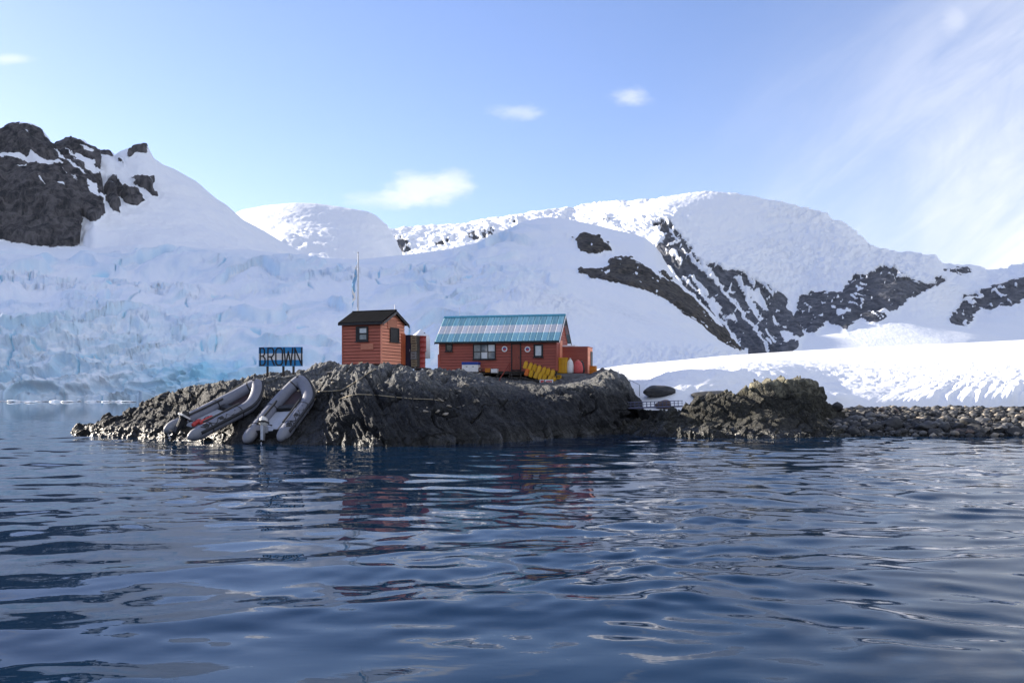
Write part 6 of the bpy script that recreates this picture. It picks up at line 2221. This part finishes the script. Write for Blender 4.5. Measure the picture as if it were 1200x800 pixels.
def build_boulders():
    variants = {}
    for nm, mt in (('dark', SDARK), ('grey', SGREY), ('pale', SPALE), ('pink', SPINK)):
        variants[nm] = [rock_mesh('boulder_' + nm, 900 + k + 10 * len(variants), mt, 3, 0.72, 0.9) for k in range(4)]
    G = 'boulders along the stony beach'

    def boulder(px, py, wpx, hpx, kind, k, label, group=None, pos=None, rot=None, name='boulder', seedmesh=None):
        if pos is None:
            pos = hit(px, py, (B_BEACH, B_OUT, B_ISL, B_BANK))
            if pos is None:
                return None
            if group:
                hb = hit(px, py, (B_BEACH,))
                if hb is None or (hb - pos).length > 0.15:
                    return None
        Y = pos.y
        s = wpx * Y / F / 2
        me = seedmesh or variants[kind][k % 4]
        o = add_obj(name, me)
        o.location = pos + Vector((0, s * 0.5, 0.25 * s))
        o.scale = (s, s * 0.9, hpx * Y / F / 2 / 0.72)
        o.rotation_euler = rot or (0, 0, k * 1.7)
        tag(o, label, 'boulder', group)
        return o
    # the ones one can point at
    boulder(1048, 503, 27, 24, 'dark', 0, 'large dark boulder at the waterline of the beach, left of the middle')
    boulder(1085, 506, 32, 15, 'dark', 1, 'low dark slab of a boulder lying in front of the big dark boulder')
    boulder(1100, 501, 18, 14, 'grey', 2, 'grey rounded boulder between the big dark boulder and the flat red one')
    boulder(1131, 509, 28, 9, 'pink', 1, 'flat reddish boulder at the water edge of the beach')
    boulder(1172, 504, 26, 16, 'grey', 3, 'broad pale grey boulder near the water at the right of the beach')
    boulder(1109, 493, 16, 9, 'pale', 0, 'sunlit tan boulder above the grey rounded one')
    boulder(1134, 496, 22, 11, 'pale', 1, 'wedge-shaped tan boulder in the middle of the beach')
    boulder(1198, 493, 15, 15, 'pale', 2, 'tan boulder at the far right edge of the beach')
    boulder(1034, 483, 13, 9, 'pink', 2, 'small pinkish boulder on the upper beach close to the snow')
    boulder(1038, 490, 17, 8, 'pale', 3, 'pale flat boulder just above the large dark boulder')
    boulder(980, 481, 25, 15, 'dark', 2, 'dark round boulder against the snow beside the outcrop')
    boulder(1006, 492, 20, 10, 'grey', 1, 'bluish grey boulder right of the outcrop')
    boulder(1022, 488, 14, 11, 'grey', 0, 'upright grey boulder behind the bluish grey one')
    boulder(1193, 484, 17, 9, 'dark', 3, 'dark boulder on the upper beach at the right edge')
    boulder(1195, 508, 18, 13, 'dark', 1, 'blackish boulder in the water at the right edge')
    rng = random.Random(11)
    lab = {'dark': 'dark wet boulder among many on the stony beach', 'grey': 'grey boulder among many on the stony beach',
           'pale': 'small pale tan stone among many on the stony beach', 'pink': 'small pinkish stone among many on the stony beach'}
    n = 0
    while n < 190:
        px = rng.uniform(968, 1228)
        py = 479 + 32 * rng.random() ** 0.9
        if px < 1000 and py > 500:
            continue
        low = (py - 479) / 32
        r_ = rng.random()
        if low > 0.55:
            kind = 'dark' if r_ < 0.70 else 'grey'
            w = 5 + 21 * rng.random() ** 2.6
        else:
            kind = 'pale' if r_ < 0.20 else 'grey' if r_ < 0.48 else 'pink' if r_ < 0.55 else 'dark'
            w = 3.5 + 12 * rng.random() ** 2.4
        zone = 'close to the outcrop' if px < 1040 else 'in the middle stretch of the beach' if px < 1125 else 'at the right end of the beach'
        rowname = 'by the water' if low > 0.62 else 'half way up' if low > 0.3 else 'below the snow'
        words = {'dark': 'dark', 'grey': 'grey', 'pale': 'pale tan', 'pink': 'pinkish'}[kind]
        size = 'larger' if w > (11.5 if low > 0.55 else 7.5) else 'smaller'
        o = boulder(px, py, w, w * rng.uniform(0.5, 0.8), kind, rng.randrange(40), '%s %s stone %s %s' % (size, words, rowname, zone), '%s %s stones %s %s' % (size, words, rowname, zone), rot=(rng.uniform(-.3, .3), rng.uniform(-.3, .3), rng.uniform(0, 6.28)))
        n += 1
    # small stuff between
    pv, pf = [], []
    base = bmesh.new()
    bmesh.ops.create_icosphere(base, subdivisions=1, radius=1.0)
    bv = np.array([v.co[:] for v in base.verts])
    bf = np.array([[v.index for v in f.verts] for f in base.faces])
    base.free()
    r2 = np.random.RandomState(3)
    chunks, faces, mi = [], [], []
    cnt = 0
    for _ in range(2600):
        x = r2.uniform(15.5, 33)
        y = r2.uniform(51.5, 61.5)
        z = drop(x, y, (B_BEACH,))
        if z < -0.1 or drop(x, y, (B_OUT,)) > z + 0.12 or x / y < 0.315:
            continue
        s = 0.045 + 0.2 * r2.rand() ** 2.2
        v = bv * (1 + r2.uniform(-0.3, 0.3, (len(bv), 1))) * s * np.array([1.2, 1.0, 0.7])
        a = r2.uniform(0, 6.28)
        v = np.stack([v[:, 0] * math.cos(a) - v[:, 1] * math.sin(a), v[:, 0] * math.sin(a) + v[:, 1] * math.cos(a), v[:, 2]], 1)
        chunks.append(v + np.array([x, y, z + s * 0.3]))
        faces.append(bf + cnt)
        mi += [int(r2.choice([0, 0, 0, 0, 0, 1, 1, 2]))] * len(bf)
        cnt += len(bv)
    me = mesh_np('pebbles', np.concatenate(chunks), np.concatenate(faces), None, None, True)
    for mt in (SDARK, SGREY, SPALE, SPINK):
        me.materials.append(mt)
    me.polygons.foreach_set('material_index', mi)
    o = add_obj('pebbles', me)
    o['kind'] = 'stuff'
    # stones by the snow saddle
    oval = rock_mesh('oval_boulder', 951, SDARK, 4, 0.6, 0.25)
    def place(px, py, Y, wpx, hpx, me_, label, dep=0.8, nm='boulder', rz=0.0, trees=(B_BANK,)):
        h = hit(px, py + hpx * 0.36, trees)      # where its foot meets the ground
        p = P(px, py, Y)
        if h is not None:
            Y = h.y + wpx * h.y / F * 0.25 * dep
            p = P(px, py, Y)
        o_ = add_obj(nm, me_)
        o_.location = p
        s = wpx * Y / F / 2
        o_.scale = (s, s * dep, hpx * Y / F / 2 / 0.6)
        o_.rotation_euler = (0, 0, rz)
        tag(o_, label, 'boulder')
    place(774, 459.5, 61.2, 44, 17, oval, 'smooth oval dark boulder lying on the snow patch')
    place(836, 463.5, 60.8, 62, 12, rock_mesh('dark_slab', 952, SDARK, 4, 0.6, 0.3), 'low dark rock slab just breaking the snow behind the outcrop')
    place(776, 474.5, 57.9, 21, 15, rock_mesh('brown_block', 953, SPINK, 4, 0.6, 0.6), 'reddish brown boulder under the oval dark boulder', trees=(B_BANK, B_OUT, B_ISL))
    h_ = None
    for q in range(440, 470):                     # first point of the outcrop crest met from above
        h_ = hit(884.5, q, (B_OUT,))
        if h_ is not None:
            break
    if h_ is not None:
        o_ = add_obj('boulder', variants['dark'][1])
        o_.location = h_ + Vector((0, 0.08, 0.06))
        o_.scale = (0.09, 0.09, 0.17)
        tag(o_, 'tiny dark stone standing on the crest of the outcrop', 'boulder')
    # pale stones scattered on top of the island, catching the sun
    n = 0
    for _ in range(260):
        px = rng.uniform(90, 560)
        if 205 < px < 385 or 395 < px < 500:
            if rng.random() < 0.75:
                continue
        py = rng.uniform(424, 505)
        h = hit(px, py)
        if h is None or h.z < 1.2 or n >= 60:
            continue
        o_ = add_obj('loose_stone', variants['pale' if n % 3 else 'grey'][n % 4])
        s = rng.uniform(0.07, 0.17)
        o_.location = h + Vector((0, 0.05, 0.02))
        o_.scale = (s * 1.3, s, s * 0.8)
        o_.rotation_euler = (rng.uniform(-.4, .4), rng.uniform(-.4, .4), rng.uniform(0, 6.28))
        tag(o_, 'pale loose stone lying on the dark island rock' if n % 3 else 'grey loose stone lying on the dark island rock', 'stone', 'loose stones on the island rock, ' + ('pale' if n % 3 else 'grey'))
        n += 1


build_boulders()


# ------------------------------------------------------------------ brash ice under the glacier
def build_ice():
    m, w, b = new_mat('floating_ice')
    pos = w.node('ShaderNodeNewGeometry').outputs['Position']
    n = w.noise(pos, 0.6, 4, 0.6)
    w.l.new(w.mix(w.ramp(n, 0.4, 0.65), (0.84, 0.86, 0.88), (0.62, 0.76, 0.85)), b.inputs['Base Color'])
    b.inputs['Roughness'].default_value = 0.5
    ms = [rock_mesh('ice_block', 970 + k, m, 3, 0.55, 0.8) for k in range(4)]
    rng = random.Random(5)
    def floe(px, Y, wpx, hpx, k, label, group=None, me=None):
        p = P(px, HY + CZ * F / Y, Y)
        o = add_obj('ice_floe', me or ms[k % 4])
        s = wpx * Y / F / 2
        o.location = (p.x, p.y, 0.1)
        o.scale = (s, s * 0.8, hpx * Y / F / 2 / 0.62)
        o.rotation_euler = (0, 0, rng.uniform(-0.6, 0.6))
        tag(o, label, 'ice floe', group)
    floe(36, 270, 16, 4.0, 0, 'bright white ice floe drifting in front of the glacier foot')
    floe(12, 276, 7, 2.2, 1, 'small ice floe left of the bright white one')
    floe(129, 300, 7, 3.6, 2, 'dark rock-stained ice block at the glacier foot', None, rock_mesh('dark_ice', 981, SDARK, 3, 0.55, 0.6))
    for k in range(20):
        floe(-30 + k * 9.5 + rng.uniform(-3, 3), rng.uniform(296, 322), rng.uniform(9, 24), rng.uniform(2.5, 6.0), k, 'pale blue ice block packed along the glacier foot', 'ice blocks along the glacier foot')


build_ice()


# ------------------------------------------------------------------ thin air haze
def build_haze():
    m = bpy.data.materials.new('thin_haze')
    m.use_nodes = True
    n = m.node_tree.nodes
    n.clear()
    out = n.new('ShaderNodeOutputMaterial')
    v = n.new('ShaderNodeVolumePrincipled')
    v.inputs['Color'].default_value = (0.78, 0.88, 1.0, 1)
    v.inputs['Density'].default_value = 1.2e-5
    v.inputs['Anisotropy'].default_value = 0.2
    m.node_tree.links.new(v.outputs[0], out.inputs['Volume'])
    o = MB().box(-9500, 7000, -700, 7600, -9, 1500).obj('haze', m)
    o['kind'] = 'stuff'
    SC.cycles.volume_bounces = 0


build_haze()
